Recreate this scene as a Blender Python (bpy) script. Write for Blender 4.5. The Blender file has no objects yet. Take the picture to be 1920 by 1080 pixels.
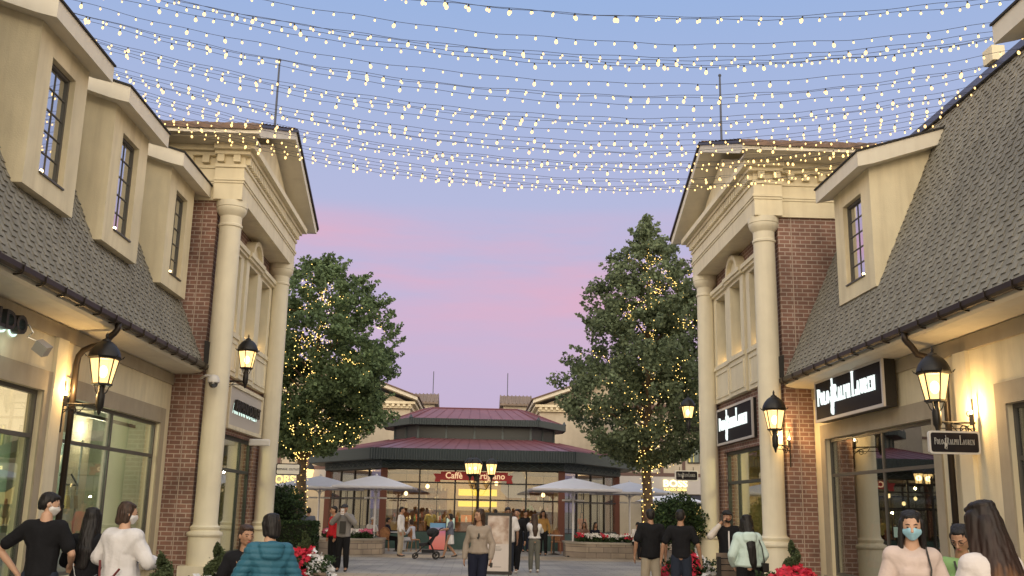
import bpy, bmesh, math, random
from mathutils import Vector, Matrix, noise
random.seed(7)
R_ = math.radians
sc = bpy.context.scene
COL = sc.collection

# ---------------------------------------------------------------- camera
cam_d = bpy.data.cameras.new('camera')
cam = bpy.data.objects.new('camera', cam_d); COL.objects.link(cam)
_yaw, _pit, _rol = R_(1.88), R_(12.58), R_(1.15)
_f = Vector((math.sin(_yaw)*math.cos(_pit), math.cos(_yaw)*math.cos(_pit), math.sin(_pit)))
_r = Vector((math.cos(_yaw), -math.sin(_yaw), 0)); _u = _r.cross(_f)
_c, _s = math.cos(_rol), math.sin(_rol)
_r2 = _c*_r + _s*_u; _u2 = -_s*_r + _c*_u
_m = Matrix((_r2, _u2, -_f)).transposed().to_4x4(); _m.translation = Vector((0, 0, 1.7))
cam.matrix_world = _m
cam_d.sensor_width = 36; cam_d.lens = 36*1862/1920
cam_d.clip_start = 0.1; cam_d.clip_end = 3000
sc.camera = cam

# ---------------------------------------------------------------- world: dusk sky
W = bpy.data.worlds.new('World'); sc.world = W; W.use_nodes = True
nt = W.node_tree; nt.nodes.clear()
def N(t, ty, **kw):
    n = t.nodes.new(ty)
    for k, v in kw.items(): setattr(n, k, v)
    return n
def ramp(t, stops, interp='LINEAR'):
    n = t.nodes.new('ShaderNodeValToRGB'); cr = n.color_ramp; cr.interpolation = interp
    while len(cr.elements) > 1: cr.elements.remove(cr.elements[-1])
    cr.elements[0].position = stops[0][0]; cr.elements[0].color = (*stops[0][1], 1) if len(stops[0][1]) == 3 else stops[0][1]
    for p, c in stops[1:]:
        e = cr.elements.new(p); e.color = (*c, 1) if len(c) == 3 else c
    return n
def math_n(t, op, a=None, b=None, c=None):
    n = t.nodes.new('ShaderNodeMath'); n.operation = op
    for i, v in enumerate((a, b, c)):
        if v is None: continue
        if isinstance(v, (int, float)): n.inputs[i].default_value = v
        else: t.links.new(v, n.inputs[i])
    return n.outputs[0]
def mixc(t, fac, a, b, blend='MIX'):
    n = t.nodes.new('ShaderNodeMix'); n.data_type = 'RGBA'; n.blend_type = blend
    for s_, v in ((n.inputs[0], fac), (n.inputs[6], a), (n.inputs[7], b)):
        if isinstance(v, (int, float)): s_.default_value = v
        elif isinstance(v, tuple): s_.default_value = (*v, 1) if len(v) == 3 else v
        else: t.links.new(v, s_)
    return n.outputs[2]
L = nt.links
tc = N(nt, 'ShaderNodeTexCoord'); sep = N(nt, 'ShaderNodeSeparateXYZ'); L.new(tc.outputs['Generated'], sep.inputs[0])
front = ramp(nt, [(0.0, (.52, .43, .60)), (.10, (.56, .45, .64)), (.20, (.54, .47, .68)), (.29, (.47, .49, .72)), (.38, (.40, .48, .73)), (.50, (.31, .45, .75)), (.7, (.55, .62, .84)), (1.0, (.95, .98, 1.05))])
L.new(sep.outputs[2], front.inputs[0])
# pink cloud band low over the square
mp = N(nt, 'ShaderNodeMapping'); mp.inputs['Scale'].default_value = (1.6, 1.6, 11); mp.inputs['Location'].default_value = (.35, 0, .4)
L.new(tc.outputs['Generated'], mp.inputs[0])
nz = N(nt, 'ShaderNodeTexNoise'); nz.inputs['Scale'].default_value = 1.6; nz.inputs['Detail'].default_value = 6
L.new(mp.outputs[0], nz.inputs['Vector'])
band = ramp(nt, [(.11, (0, 0, 0)), (.16, (.35,)*3), (.20, (.75,)*3), (.235, (1,)*3), (.265, (.85,)*3), (.30, (0, 0, 0))], 'EASE')
L.new(sep.outputs[2], band.inputs[0])
nr = ramp(nt, [(.33, (0, 0, 0)), (.55, (1, 1, 1))]); L.new(nz.outputs[0], nr.inputs[0])
cf = math_n(nt, 'MULTIPLY', band.outputs[0], nr.outputs[0]); cf = math_n(nt, 'MULTIPLY', cf, .85)
sky1 = mixc(nt, cf, front.outputs[0], (.80, .42, .54))
# bright warm afterglow in the west, behind the camera
back = ramp(nt, [(0.0, (2.5, 2.0, 1.32)), (.2, (2.6, 2.15, 1.55)), (.5, (2.0, 1.85, 1.6)), (1.0, (.95, .98, 1.05))])
L.new(sep.outputs[2], back.inputs[0])
wf = N(nt, 'ShaderNodeMapRange'); wf.interpolation_type = 'SMOOTHSTEP'
wf.inputs['From Min'].default_value = .55; wf.inputs['From Max'].default_value = -.5
L.new(sep.outputs[1], wf.inputs['Value'])
sky2 = mixc(nt, wf.outputs[0], sky1, back.outputs[0])
nish = N(nt, 'ShaderNodeTexSky'); nish.sky_type = 'NISHITA'; nish.sun_disc = False
nish.sun_elevation = R_(3); nish.sun_rotation = R_(185)
sky3 = mixc(nt, .004, sky2, nish.outputs[0], 'ADD')
bg = N(nt, 'ShaderNodeBackground'); L.new(sky3, bg.inputs[0]); bg.inputs[1].default_value = 1.0
wo = N(nt, 'ShaderNodeOutputWorld'); L.new(bg.outputs[0], wo.inputs[0])

# faint low western sun, already diffuse
sd = bpy.data.lights.new('sun', 'SUN'); sd.energy = .8; sd.angle = R_(30); sd.color = (1, .82, .62)
sun = bpy.data.objects.new('sun', sd); COL.objects.link(sun)
sun.rotation_euler = Vector((0.08, .93, -.36)).to_track_quat('-Z', 'Y').to_euler()

sc.view_settings.view_transform = 'Standard'; sc.view_settings.look = 'None'
sc.view_settings.exposure = 0; sc.view_settings.gamma = 1
sc.render.engine = 'CYCLES'
sc.cycles.max_bounces = 6; sc.cycles.transparent_max_bounces = 12
sc.cycles.sample_clamp_indirect = 3; sc.cycles.caustics_reflective = False; sc.cycles.caustics_refractive = False

# ---------------------------------------------------------------- materials
MATS = {}
def mat(name, col, rough=.7, metal=0, var=0, vscale=3, bump=0, bscale=40, spec=.4, dirt=0, island=0):
    """Principled with noise colour variation; var = strength, dirt = large soft stains, island = per-piece variation"""
    if name in MATS: return MATS[name]
    m = bpy.data.materials.new(name); m.use_nodes = True; t = m.node_tree
    b = t.nodes['Principled BSDF']; c = (*col, 1)
    b.inputs['Base Color'].default_value = c; b.inputs['Roughness'].default_value = rough
    b.inputs['Metallic'].default_value = metal; b.inputs['Specular IOR Level'].default_value = spec
    out = None
    if var or bump or dirt:
        tcn = N(t, 'ShaderNodeTexCoord')
    if var:
        n = N(t, 'ShaderNodeTexNoise'); n.inputs['Scale'].default_value = vscale; n.inputs['Detail'].default_value = 5
        t.links.new(tcn.outputs['Object'], n.inputs['Vector'])
        r = ramp(t, [(.3, tuple(x*(1-var) for x in col)), (.7, tuple(min(1, x*(1+var)) for x in col))])
        t.links.new(n.outputs[0], r.inputs[0]); out = r.outputs[0]
    if dirt:
        n = N(t, 'ShaderNodeTexNoise'); n.inputs['Scale'].default_value = .7; n.inputs['Detail'].default_value = 7; n.inputs['Roughness'].default_value = .65
        mpn = N(t, 'ShaderNodeMapping'); mpn.inputs['Scale'].default_value = (1.6, 1.6, .45)
        t.links.new(tcn.outputs['Object'], mpn.inputs[0]); t.links.new(mpn.outputs[0], n.inputs['Vector'])
        r = ramp(t, [(.35, (1-dirt,)*3), (.62, (1, 1, 1))]); t.links.new(n.outputs[0], r.inputs[0])
        out = mixc(t, 1.0, out if out is not None else c, r.outputs[0], 'MULTIPLY')
        n2 = N(t, 'ShaderNodeTexNoise'); n2.inputs['Scale'].default_value = 4.5; n2.inputs['Detail'].default_value = 6
        mp2 = N(t, 'ShaderNodeMapping'); mp2.inputs['Scale'].default_value = (1, 1, .07)      # rain streaks
        t.links.new(tcn.outputs['Object'], mp2.inputs[0]); t.links.new(mp2.outputs[0], n2.inputs['Vector'])
        r2 = ramp(t, [(.33, (1-dirt*.6, 1-dirt*.68, 1-dirt*.76)), (.5, (1, 1, 1))]); t.links.new(n2.outputs[0], r2.inputs[0])
        out = mixc(t, 1.0, out, r2.outputs[0], 'MULTIPLY')
    if island:
        g = N(t, 'ShaderNodeNewGeometry'); r = ramp(t, [(0, (1-island,)*3), (1, (1+island*.6,)*3)])
        t.links.new(g.outputs['Random Per Island'], r.inputs[0])
        out = mixc(t, 1.0, out if out is not None else c, r.outputs[0], 'MULTIPLY')
    if out is not None: t.links.new(out, b.inputs['Base Color'])
    if bump:
        n = N(t, 'ShaderNodeTexNoise'); n.inputs['Scale'].default_value = bscale; n.inputs['Detail'].default_value = 4
        t.links.new(tcn.outputs['Object'], n.inputs['Vector'])
        bp = N(t, 'ShaderNodeBump'); bp.inputs['Strength'].default_value = bump; bp.inputs['Distance'].default_value = .02
        t.links.new(n.outputs[0], bp.inputs['Height']); t.links.new(bp.outputs[0], b.inputs['Normal'])
    MATS[name] = m; return m
def brickmat(name, c1, c2, mortar, bw=.27, rh=.105, ms=.012):
    m = bpy.data.materials.new(name); m.use_nodes = True; t = m.node_tree; b = t.nodes['Principled BSDF']
    tcn = N(t, 'ShaderNodeTexCoord'); s = N(t, 'ShaderNodeSeparateXYZ'); t.links.new(tcn.outputs['Object'], s.inputs[0])
    cb = N(t, 'ShaderNodeCombineXYZ'); t.links.new(math_n(t, 'ADD', s.outputs[0], s.outputs[1]), cb.inputs[0]); t.links.new(s.outputs[2], cb.inputs[1])
    br = N(t, 'ShaderNodeTexBrick'); t.links.new(cb.outputs[0], br.inputs['Vector'])
    br.inputs['Color1'].default_value = (*c1, 1); br.inputs['Color2'].default_value = (*c2, 1); br.inputs['Mortar'].default_value = (*mortar, 1)
    br.inputs['Scale'].default_value = 1; br.inputs['Mortar Size'].default_value = ms; br.inputs['Mortar Smooth'].default_value = .1
    br.inputs['Brick Width'].default_value = bw; br.inputs['Row Height'].default_value = rh; br.inputs['Bias'].default_value = 0
    n = N(t, 'ShaderNodeTexNoise'); n.inputs['Scale'].default_value = 1.3; n.inputs['Detail'].default_value = 6
    t.links.new(tcn.outputs['Object'], n.inputs['Vector'])
    r = ramp(t, [(.3, (.62, .60, .60)), (.7, (1.25, 1.2, 1.18))]); t.links.new(n.outputs[0], r.inputs[0])
    t.links.new(mixc(t, 1.0, br.outputs[0], r.outputs[0], 'MULTIPLY'), b.inputs['Base Color'])
    b.inputs['Roughness'].default_value = .85
    bp = N(t, 'ShaderNodeBump'); bp.inputs['Strength'].default_value = .6; bp.inputs['Distance'].default_value = .01; bp.invert = True
    t.links.new(br.outputs['Fac'], bp.inputs['Height']); t.links.new(bp.outputs[0], b.inputs['Normal'])
    MATS[name] = m; return m
def emit(name, col, st, sampled=False, clear=0, shade=None):
    m = bpy.data.materials.new(name); m.use_nodes = True; t = m.node_tree; t.nodes.clear()
    e = N(t, 'ShaderNodeEmission'); e.inputs[0].default_value = (*col, 1); e.inputs[1].default_value = st
    o = N(t, 'ShaderNodeOutputMaterial'); src = e.outputs[0]
    if clear:
        tr = N(t, 'ShaderNodeBsdfTransparent'); mx = N(t, 'ShaderNodeMixShader'); mx.inputs[0].default_value = 1-clear
        t.links.new(tr.outputs[0], mx.inputs[1]); t.links.new(src, mx.inputs[2]); src = mx.outputs[0]
    t.links.new(src, o.inputs[0])
    m.cycles.emission_sampling = 'AUTO' if sampled else 'NONE'
    MATS[name] = m; return m
def glassmat(name, tint, refl=.12, rough=.0):
    m = bpy.data.materials.new(name); m.use_nodes = True; t = m.node_tree; t.nodes.clear()
    tr = N(t, 'ShaderNodeBsdfTransparent'); tr.inputs[0].default_value = (*tint, 1)
    gl = N(t, 'ShaderNodeBsdfGlossy'); gl.inputs['Roughness'].default_value = rough; gl.inputs['Color'].default_value = (.95, .97, 1, 1)
    ge = N(t, 'ShaderNodeNewGeometry'); dt = N(t, 'ShaderNodeVectorMath'); dt.operation = 'DOT_PRODUCT'
    t.links.new(ge.outputs['Incoming'], dt.inputs[0]); t.links.new(ge.outputs['Normal'], dt.inputs[1])
    inv = math_n(t, 'SUBTRACT', 1.0, math_n(t, 'ABSOLUTE', dt.outputs['Value']))
    fac = math_n(t, 'MULTIPLY_ADD', math_n(t, 'POWER', inv, 4.0), .9, .04+refl)   # both faces reflect like real panes
    mx = N(t, 'ShaderNodeMixShader'); t.links.new(fac, mx.inputs[0]); t.links.new(tr.outputs[0], mx.inputs[1]); t.links.new(gl.outputs[0], mx.inputs[2])
    o = N(t, 'ShaderNodeOutputMaterial'); t.links.new(mx.outputs[0], o.inputs[0])
    MATS[name] = m; return m

cream = mat('cream_stucco', (.77, .68, .48), .85, var=.05, vscale=2, bump=.25, bscale=45, dirt=.17)
cream2 = mat('cream_trim', (.78, .70, .51), .7, var=.03, vscale=4, dirt=.12)
tan = mat('tan_trim', (.40, .34, .25), .8, var=.06, vscale=3, bump=.1, dirt=.1)
white_f = mat('white_fascia', (.72, .67, .56), .6, var=.03, dirt=.08)
brick = brickmat('red_brick', (.27, .15, .115), (.205, .115, .09), (.44, .37, .32))
shingle = mat('roof_shingle', (.25, .236, .20), .9, var=.08, vscale=3, bump=.2, bscale=90, island=.12, dirt=.14)
underlay = mat('roof_underlay', (.03, .027, .024), .9)
lead = mat('ridge_metal', (.16, .17, .21), .4, metal=.7, var=.1)
tile = mat('clay_tile', (.16, .105, .08), .8, var=.25, vscale=5, bump=.2)
darkm = mat('black_metal', (.018, .016, .015), .45, metal=.3, spec=.5)
brownm = mat('bronze_gutter', (.035, .026, .02), .4, metal=.4)
frame_g = mat('window_frame_grey', (.10, .095, .085), .5, metal=.2)
frame_b = mat('dark_window_frame', (.04, .035, .03), .5)
glass = glassmat('shop_glass', (.93, .97, .93), .02)
glass_d = glassmat('dark_glass', (.55, .6, .6), .16)
bulb_m = emit('bulb_glow', (1, .62, .22), 3.1)
lamp_pane = emit('lantern_pane', (1, .62, .22), 2.5, clear=.2)
lamp_hot = emit('lantern_core', (1, .83, .5), 16)
white_lit = emit('white_lit_letter', (.90, 1, .96), 1.3)

# ---------------------------------------------------------------- mesh builder
def wloc(o):
    v = Vector((0, 0, 0))
    while o is not None: v += o.location; o = o.parent
    return v
class MB:
    def __init__(s): s.v = []; s.f = []; s.m = []
    def add(s, vs, fs, mi=0):
        k = len(s.v); s.v += [tuple(v) for v in vs]; s.f += [tuple(i+k for i in f) for f in fs]; s.m += [mi]*len(fs); return s
    def box(s, x0, x1, y0, y1, z0, z1, mi=0):
        if x0 > x1: x0, x1 = x1, x0
        if y0 > y1: y0, y1 = y1, y0
        if z0 > z1: z0, z1 = z1, z0
        return s.add([(x0, y0, z0), (x1, y0, z0), (x1, y1, z0), (x0, y1, z0), (x0, y0, z1), (x1, y0, z1), (x1, y1, z1), (x0, y1, z1)],
                     [(0, 3, 2, 1), (4, 5, 6, 7), (0, 1, 5, 4), (1, 2, 6, 5), (2, 3, 7, 6), (3, 0, 4, 7)], mi)
    def hexa(s, p, mi=0):  # 8 points: bottom 4 (ccw), top 4
        return s.add(p, [(0, 3, 2, 1), (4, 5, 6, 7), (0, 1, 5, 4), (1, 2, 6, 5), (2, 3, 7, 6), (3, 0, 4, 7)], mi)
    def prism(s, poly, axis, a, b, mi=0):
        """poly: 2D points; axis 'x': poly=(y,z); 'y': poly=(x,z); 'z': poly=(x,y)"""
        def P(p, t): return (t, p[0], p[1]) if axis == 'x' else ((p[0], t, p[1]) if axis == 'y' else (p[0], p[1], t))
        n = len(poly); vs = [P(p, a) for p in poly]+[P(p, b) for p in poly]
        fs = [tuple(range(n))[::-1], tuple(range(n, 2*n))]+[(i, (i+1) % n, n+(i+1) % n, n+i) for i in range(n)]
        return s.add(vs, fs, mi)
    def lathe(s, c, prof, n=24, mi=0, cap=True, a0=0):
        """prof: list of (r, z) ; c centre"""
        k = len(prof); vs = [(c[0]+r*math.cos(a0+2*math.pi*i/n), c[1]+r*math.sin(a0+2*math.pi*i/n), c[2]+z) for r, z in prof for i in range(n)]
        fs = [(j*n+i, j*n+(i+1) % n, (j+1)*n+(i+1) % n, (j+1)*n+i) for j in range(k-1) for i in range(n)]
        if cap: fs += [tuple(range(n))[::-1], tuple((k-1)*n+i for i in range(n))]
        return s.add(vs, fs, mi)
    def tube(s, pts, r, n=6, mi=0):
        pts = [Vector(p) for p in pts]; k = len(pts); vs = []
        rr = r if isinstance(r, (list, tuple)) else [r]*k
        up = Vector((0, 0, 1)); pa = None
        for i, p in enumerate(pts):
            d = (pts[min(i+1, k-1)]-pts[max(i-1, 0)]).normalized()
            if pa is None:
                a = d.cross(up if abs(d.z) < .9 else Vector((1, 0, 0))).normalized()
            else:
                a = (pa - d*pa.dot(d)).normalized()
            pa = a; b = d.cross(a)
            vs += [p+rr[i]*(math.cos(2*math.pi*j/n)*a+math.sin(2*math.pi*j/n)*b) for j in range(n)]
        fs = [(i*n+j, i*n+(j+1) % n, (i+1)*n+(j+1) % n, (i+1)*n+j) for i in range(k-1) for j in range(n)]
        fs += [tuple(range(n))[::-1], tuple((k-1)*n+j for j in range(n))]
        return s.add(vs, fs, mi)
    def ball(s, c, r, n=8, m=6, mi=0):
        rx, ry, rz = r if isinstance(r, (tuple, list)) else (r, r, r)
        vs = [(c[0], c[1], c[2]-rz)]
        for j in range(1, m):
            t = math.pi*j/m
            vs += [(c[0]+rx*math.sin(t)*math.cos(2*math.pi*i/n), c[1]+ry*math.sin(t)*math.sin(2*math.pi*i/n), c[2]-rz*math.cos(t)) for i in range(n)]
        vs.append((c[0], c[1], c[2]+rz)); fs = []
        for i in range(n):
            fs.append((0, 1+(i+1) % n, 1+i)); fs.append((len(vs)-1, 1+(m-2)*n+i, 1+(m-2)*n+(i+1) % n))
        for j in range(m-2):
            for i in range(n): fs.append((1+j*n+i, 1+j*n+(i+1) % n, 1+(j+1)*n+(i+1) % n, 1+(j+1)*n+i))
        return s.add(vs, fs, mi)
    def xform(s, M):
        s.v = [tuple(M @ Vector(v)) for v in s.v]; return s
    def build(s, name, mats, parent=None, smooth=False, loc=None):
        if not isinstance(mats, (list, tuple)): mats = [mats]
        off = wloc(parent) if parent is not None else (Vector(loc) if loc is not None else Vector((0, 0, 0)))
        me = bpy.data.meshes.new(name); me.from_pydata([tuple(Vector(v)-off) for v in s.v], [], s.f)
        for m_ in mats: me.materials.append(m_)
        me.polygons.foreach_set('material_index', s.m)
        if smooth is True: me.polygons.foreach_set('use_smooth', [True]*len(s.f))
        me.update()
        bm = bmesh.new(); bm.from_mesh(me); bmesh.ops.recalc_face_normals(bm, faces=bm.faces); bm.to_mesh(me); bm.free()
        if smooth == 'auto':
            me.polygons.foreach_set('use_smooth', [True]*len(s.f)); me.set_sharp_from_angle(angle=R_(35))
        o = bpy.data.objects.new(name, me); COL.objects.link(o)
        if parent is not None: o.parent = parent
        elif loc is not None: o.location = loc
        return o
def thing(name, label, cat, loc=(0, 0, 0), group=None):
    o = bpy.data.objects.new(name, None); COL.objects.link(o); o.location = loc; o.empty_display_size = .2
    return tag(o, label, cat, group)
def tag(o, label, cat, group=None):
    o['label'] = label; o['category'] = cat
    if group: o['group'] = group
    return o
def structure(o, kind='structure', label=None, cat=None):
    o['kind'] = kind
    o['label'] = label or o.name.replace('_', ' '); o['category'] = cat or o.name.split('.')[0].replace('_', ' ')
    return o
def dup(root, loc, label=None, group=None):
    c = root.copy(); COL.objects.link(c); c.location = loc
    if label: c['label'] = label
    if group: c['group'] = group
    def rec(a, b):
        for ch in list(a.children):
            d = ch.copy(); COL.objects.link(d); d.parent = b; rec(ch, d)
    rec(root, c); return c
def plight(name, loc, energy, col=(1, .68, .34), size=.06, parent=None):
    d = bpy.data.lights.new(name, 'POINT'); d.energy = energy; d.color = col; d.shadow_soft_size = size
    o = bpy.data.objects.new(name, d); COL.objects.link(o)
    if parent is not None: o.parent = parent; o.location = Vector(loc)-wloc(parent)
    else: o.location = loc
    return o
# ---------------------------------------------------------------- letters
def text_mesh(txt, size, depth, sx=1.0, bold=0, space=1.0):
    """returns MB with text in the XZ plane facing -Y, centred on 0"""
    cu = bpy.data.curves.new('t', 'FONT'); cu.body = txt; cu.size = size; cu.extrude = depth/2; cu.align_x = 'CENTER'; cu.align_y = 'CENTER'
    cu.offset = bold; cu.space_character = space; cu.resolution_u = 3
    o = bpy.data.objects.new('t', cu); me = bpy.data.meshes.new_from_object(o)
    mb = MB(); mb.add([(v.co.x*sx, -v.co.z, v.co.y) for v in me.vertices], [tuple(p.vertices) for p in me.polygons])
    bpy.data.objects.remove(o); bpy.data.curves.remove(cu); bpy.data.meshes.remove(me)
    return mb
# serif capitals as strokes: (x0,y0,x1,y1,width) in a box w x 1
SER = {
 'P': (.62, [(.15, 0, .15, 1, .17), (0, .02, .32, .02, .045), (0, .98, .35, .98, .045)], [(.33, .74, .24, .24, -90, 90, .12)]),
 'O': (.78, [], [(.39, .5, .31, .46, 0, 360, .14)]),
 'L': (.62, [(.15, 0, .15, 1, .17), (0, .02, .6, .03, .06), (0, .98, .32, .98, .045), (.58, 0, .58, .25, .05)], []),
 'R': (.76, [(.15, 0, .15, 1, .17), (0, .02, .32, .02, .045), (0, .98, .35, .98, .045), (.34, .5, .68, .02, .15), (.58, .02, .78, .02, .045)], [(.33, .74, .24, .24, -90, 90, .12)]),
 'A': (.78, [(.12, 0, .38, .98, .07), (.4, .98, .64, 0, .16), (.2, .34, .52, .34, .05), (0, .02, .24, .02, .045), (.5, .02, .78, .02, .045)], []),
 'H': (.84, [(.15, 0, .15, 1, .17), (.68, 0, .68, 1, .17), (.15, .5, .68, .5, .05), (0, .02, .3, .02, .045), (0, .98, .3, .98, .045), (.53, .02, .83, .02, .045), (.53, .98, .83, .98, .045)], []),
 'U': (.8, [(.15, .28, .15, 1, .17), (.65, .28, .65, 1, .08), (0, .98, .3, .98, .045), (.52, .98, .78, .98, .045)], [(.4, .3, .25, .27, 180, 360, .1)]),
 'E': (.64, [(.15, 0, .15, 1, .17), (0, .02, .6, .03, .06), (0, .98, .58, .97, .06), (.15, .5, .46, .5, .05), (.58, 0, .58, .24, .05), (.57, .76, .57, 1, .05)], []),
 'N': (.86, [(.14, 0, .14, 1, .07), (.16, .98, .68, .02, .17), (.7, 0, .7, 1, .07), (0, .02, .28, .02, .045), (0, .98, .22, .98, .045), (.56, .98, .84, .98, .045)], [])}
def serif_text(words, h, depth, xs=.55, gap=.1):
    """words: list of ('TEXT', first letter scale) ; small capitals. XZ plane facing -Y, starts x=0. returns MB,width,slots"""
    mb = MB(); x = 0; slots = []
    k = [0]
    def stroke(x0, z0, x1, z1, w):
        d = Vector((x1-x0, 0, z1-z0)); n = Vector((-d.z, 0, d.x)).normalized()*w/2
        k[0] += 1; dd = depth*(1+.015*(k[0] % 7))
        a, b = Vector((x0, 0, z0)), Vector((x1, 0, z1))
        mb.hexa([tuple(p+Vector((0, e, 0))) for e in (dd*.5, -dd*.5) for p in (a+n, a-n, b-n, b+n)])
    for wd, cap in words:
        if wd == '*': slots.append(x+h*.24); x += h*.56; continue
        for i, ch in enumerate(wd):
            s = h*(cap if i == 0 else 1); w, st, arcs = SER[ch]; sx = s*xs
            for (a, b, c_, d_, t) in st: stroke(x+a*sx, b*s, x+c_*sx, d_*s, t*s*xs*.74)
            for (cx, cz, rx, rz, a0, a1, t) in arcs:
                m_ = 10
                for j in range(m_):
                    t0 = R_(a0+(a1-a0)*j/m_); t1 = R_(a0+(a1-a0)*(j+1.12)/m_)
                    stroke(x+(cx+rx*math.cos(t0))*sx, (cz+rz*math.sin(t0))*s, x+(cx+rx*math.cos(t1))*sx, (cz+rz*math.sin(t1))*s, t*s*xs*(.45+.55*abs(math.cos(t0))))
            x += w*sx+gap*h
        x += h*.16
    return mb, x, slots
def rider(h, depth):
    """polo rider with raised mallet on a galloping horse, facing left-ish; XZ plane, height h centred at x=0,z=0..h"""
    polys = [
     [(-.16, .30), (-.10, .22), (.02, .20), (.10, .22), (.17, .28), (.16, .40), (.08, .46), (-.06, .46), (-.13, .42)],     # horse trunk
     [(-.14, .42), (-.18, .52), (-.25, .50), (-.27, .44), (-.22, .43), (-.17, .36), (-.10, .34)],                         # neck + head
     [(-.13, .26), (-.20, .17), (-.17, .06), (-.13, .07), (-.15, .16), (-.07, .24)],                                      # fore leg
     [(-.07, .23), (-.09, .12), (-.02, .02), (.01, .04), (-.04, .13), (.0, .22)],
     [(.09, .23), (.15, .14), (.10, .03), (.13, .01), (.19, .13), (.16, .26)],                                            # hind leg
     [(.16, .40), (.22, .34), (.20, .22), (.24, .33), (.20, .42)],                                                        # tail
     [(-.05, .44), (-.06, .62), (.0, .68), (.07, .64), (.06, .44)],                                                       # rider torso
     [(-.05, .68), (-.06, .76), (.0, .79), (.05, .75), (.03, .67)],                                                       # head and helmet
     [(.03, .60), (.06, .66), (.12, .80), (.09, .82), (.01, .66)],                                                        # raised arm
     [(.09, .80), (.12, .80), (.08, .99), (.055, .99)],                                                                   # mallet stick
     [(.02, .975), (.11, .985), (.11, 1.0), (.02, .995)],
     [(-.02, .46), (.03, .46), (-.02, .28), (-.07, .26), (-.08, .29)]]                                                     # rider leg
    mb = MB()
    for i, p in enumerate(polys): mb.prism([(a*h, b*h) for a, b in p], 'y', -depth*(.5+.02*i), depth*(.5+.02*i))
    return mb
# ================================================================ ground
def paver_mat():
    m = bpy.data.materials.new('plaza_pavers'); m.use_nodes = True; t = m.node_tree; b = t.nodes['Principled BSDF']
    tcn = N(t, 'ShaderNodeTexCoord')
    br = N(t, 'ShaderNodeTexBrick'); t.links.new(tcn.outputs['Object'], br.inputs['Vector'])
    br.inputs['Scale'].default_value = 1; br.inputs['Brick Width'].default_value = .6; br.inputs['Row Height'].default_value = .3
    br.inputs['Mortar Size'].default_value = .008; br.inputs['Color1'].default_value = (.34, .325, .31, 1); br.inputs['Color2'].default_value = (.28, .27, .26, 1); br.inputs['Mortar'].default_value = (.10, .095, .09, 1)
    n = N(t, 'ShaderNodeTexNoise'); n.inputs['Scale'].default_value = .5; n.inputs['Detail'].default_value = 8; t.links.new(tcn.outputs['Object'], n.inputs['Vector'])
    r = ramp(t, [(.35, (.62, .62, .64)), (.62, (1.12, 1.10, 1.06))]); t.links.new(n.outputs[0], r.inputs[0])
    # broad bands of a warmer paver laid across the square
    s = N(t, 'ShaderNodeSeparateXYZ'); t.links.new(tcn.outputs['Object'], s.inputs[0])
    w = math_n(t, 'GREATER_THAN', math_n(t, 'SINE', math_n(t, 'MULTIPLY', s.outputs[1], .55)), .72)
    c = mixc(t, 1.0, br.outputs[0], r.outputs[0], 'MULTIPLY'); c = mixc(t, w, c, mixc(t, 1.0, c, (1.25, 1.08, .86), 'MULTIPLY'))
    t.links.new(c, b.inputs['Base Color']); b.inputs['Roughness'].default_value = .62
    bp = N(t, 'ShaderNodeBump'); bp.inputs['Strength'].default_value = .4; bp.inputs['Distance'].default_value = .01; bp.invert = True
    t.links.new(br.outputs['Fac'], bp.inputs['Height']); t.links.new(bp.outputs[0], b.inputs['Normal'])
    return m
structure(MB().box(-900, 900, -900, 1500, -.3, 0).build('ground', paver_mat()))

# ================================================================ facades either side
def mir(s):  # right side designed in world x, left side mirrored about x=.45
    return (lambda x: x) if s > 0 else (lambda x: .9-x)
class SB(MB):
    def __init__(s, side): super().__init__(); s.g = mir(side); s.side = side
    def b(s, x0, x1, y0, y1, z0, z1, mi=0): return s.box(s.g(x0), s.g(x1), y0, y1, z0, z1, mi)
    def py(s, poly, y0, y1, mi=0): return s.prism([(s.g(x), z) for x, z in poly], 'y', y0, y1, mi)
    def px(s, poly, x0, x1, mi=0): return s.prism(poly, 'x', s.g(x0), s.g(x1), mi)
    def wall(s, x0, x1, y0, y1, z0, z1, ops, mi=0):
        ys = sorted({y0, y1, *[v for o in ops for v in o[:2]]}); zs = sorted({z0, z1, *[v for o in ops for v in o[2:4]]})
        ys = [y for y in ys if y0 <= y <= y1]; zs = [z for z in zs if z0 <= z <= z1]
        for i in range(len(ys)-1):
            for j in range(len(zs)-1):
                cy, cz = (ys[i]+ys[i+1])/2, (zs[j]+zs[j+1])/2
                if any(o[0] < cy < o[1] and o[2] < cz < o[3] for o in ops): continue
                s.b(x0, x1, ys[i], ys[i+1], zs[j], zs[j+1], mi)
        return s
def bars(sb, x0, x1, ya, yb, za, zb, w, vs=(), hs=(), mi=0, hw=None):
    """window frame: outer frame + verticals at ys vs + horizontals at zs"""
    sb.b(x0, x1, ya, ya+w, za, zb, mi); sb.b(x0, x1, yb-w, yb, za, zb, mi)
    sb.b(x0, x1, ya+w, yb-w, za, za+w, mi); sb.b(x0, x1, ya+w, yb-w, zb-w, zb, mi)
    hw = hw or w
    for h in hs: sb.b(x0+.003, x1-.003, ya+w, yb-w, h-hw/2, h+hw/2, mi)
    for v in vs: sb.b(x0+.006, x1-.006, v-hw/2, v+hw/2, za+w, zb-w, mi)
SIDE = {1: 'right', -1: 'left'}
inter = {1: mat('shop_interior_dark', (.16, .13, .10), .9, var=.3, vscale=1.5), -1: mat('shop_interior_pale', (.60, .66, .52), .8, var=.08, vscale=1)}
int_y = mat('shop_interior_warm', (.62, .53, .26), .8, var=.1, vscale=1)
floor_w = mat('shop_wood_floor', (.22, .14, .08), .4, var=.2)

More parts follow.
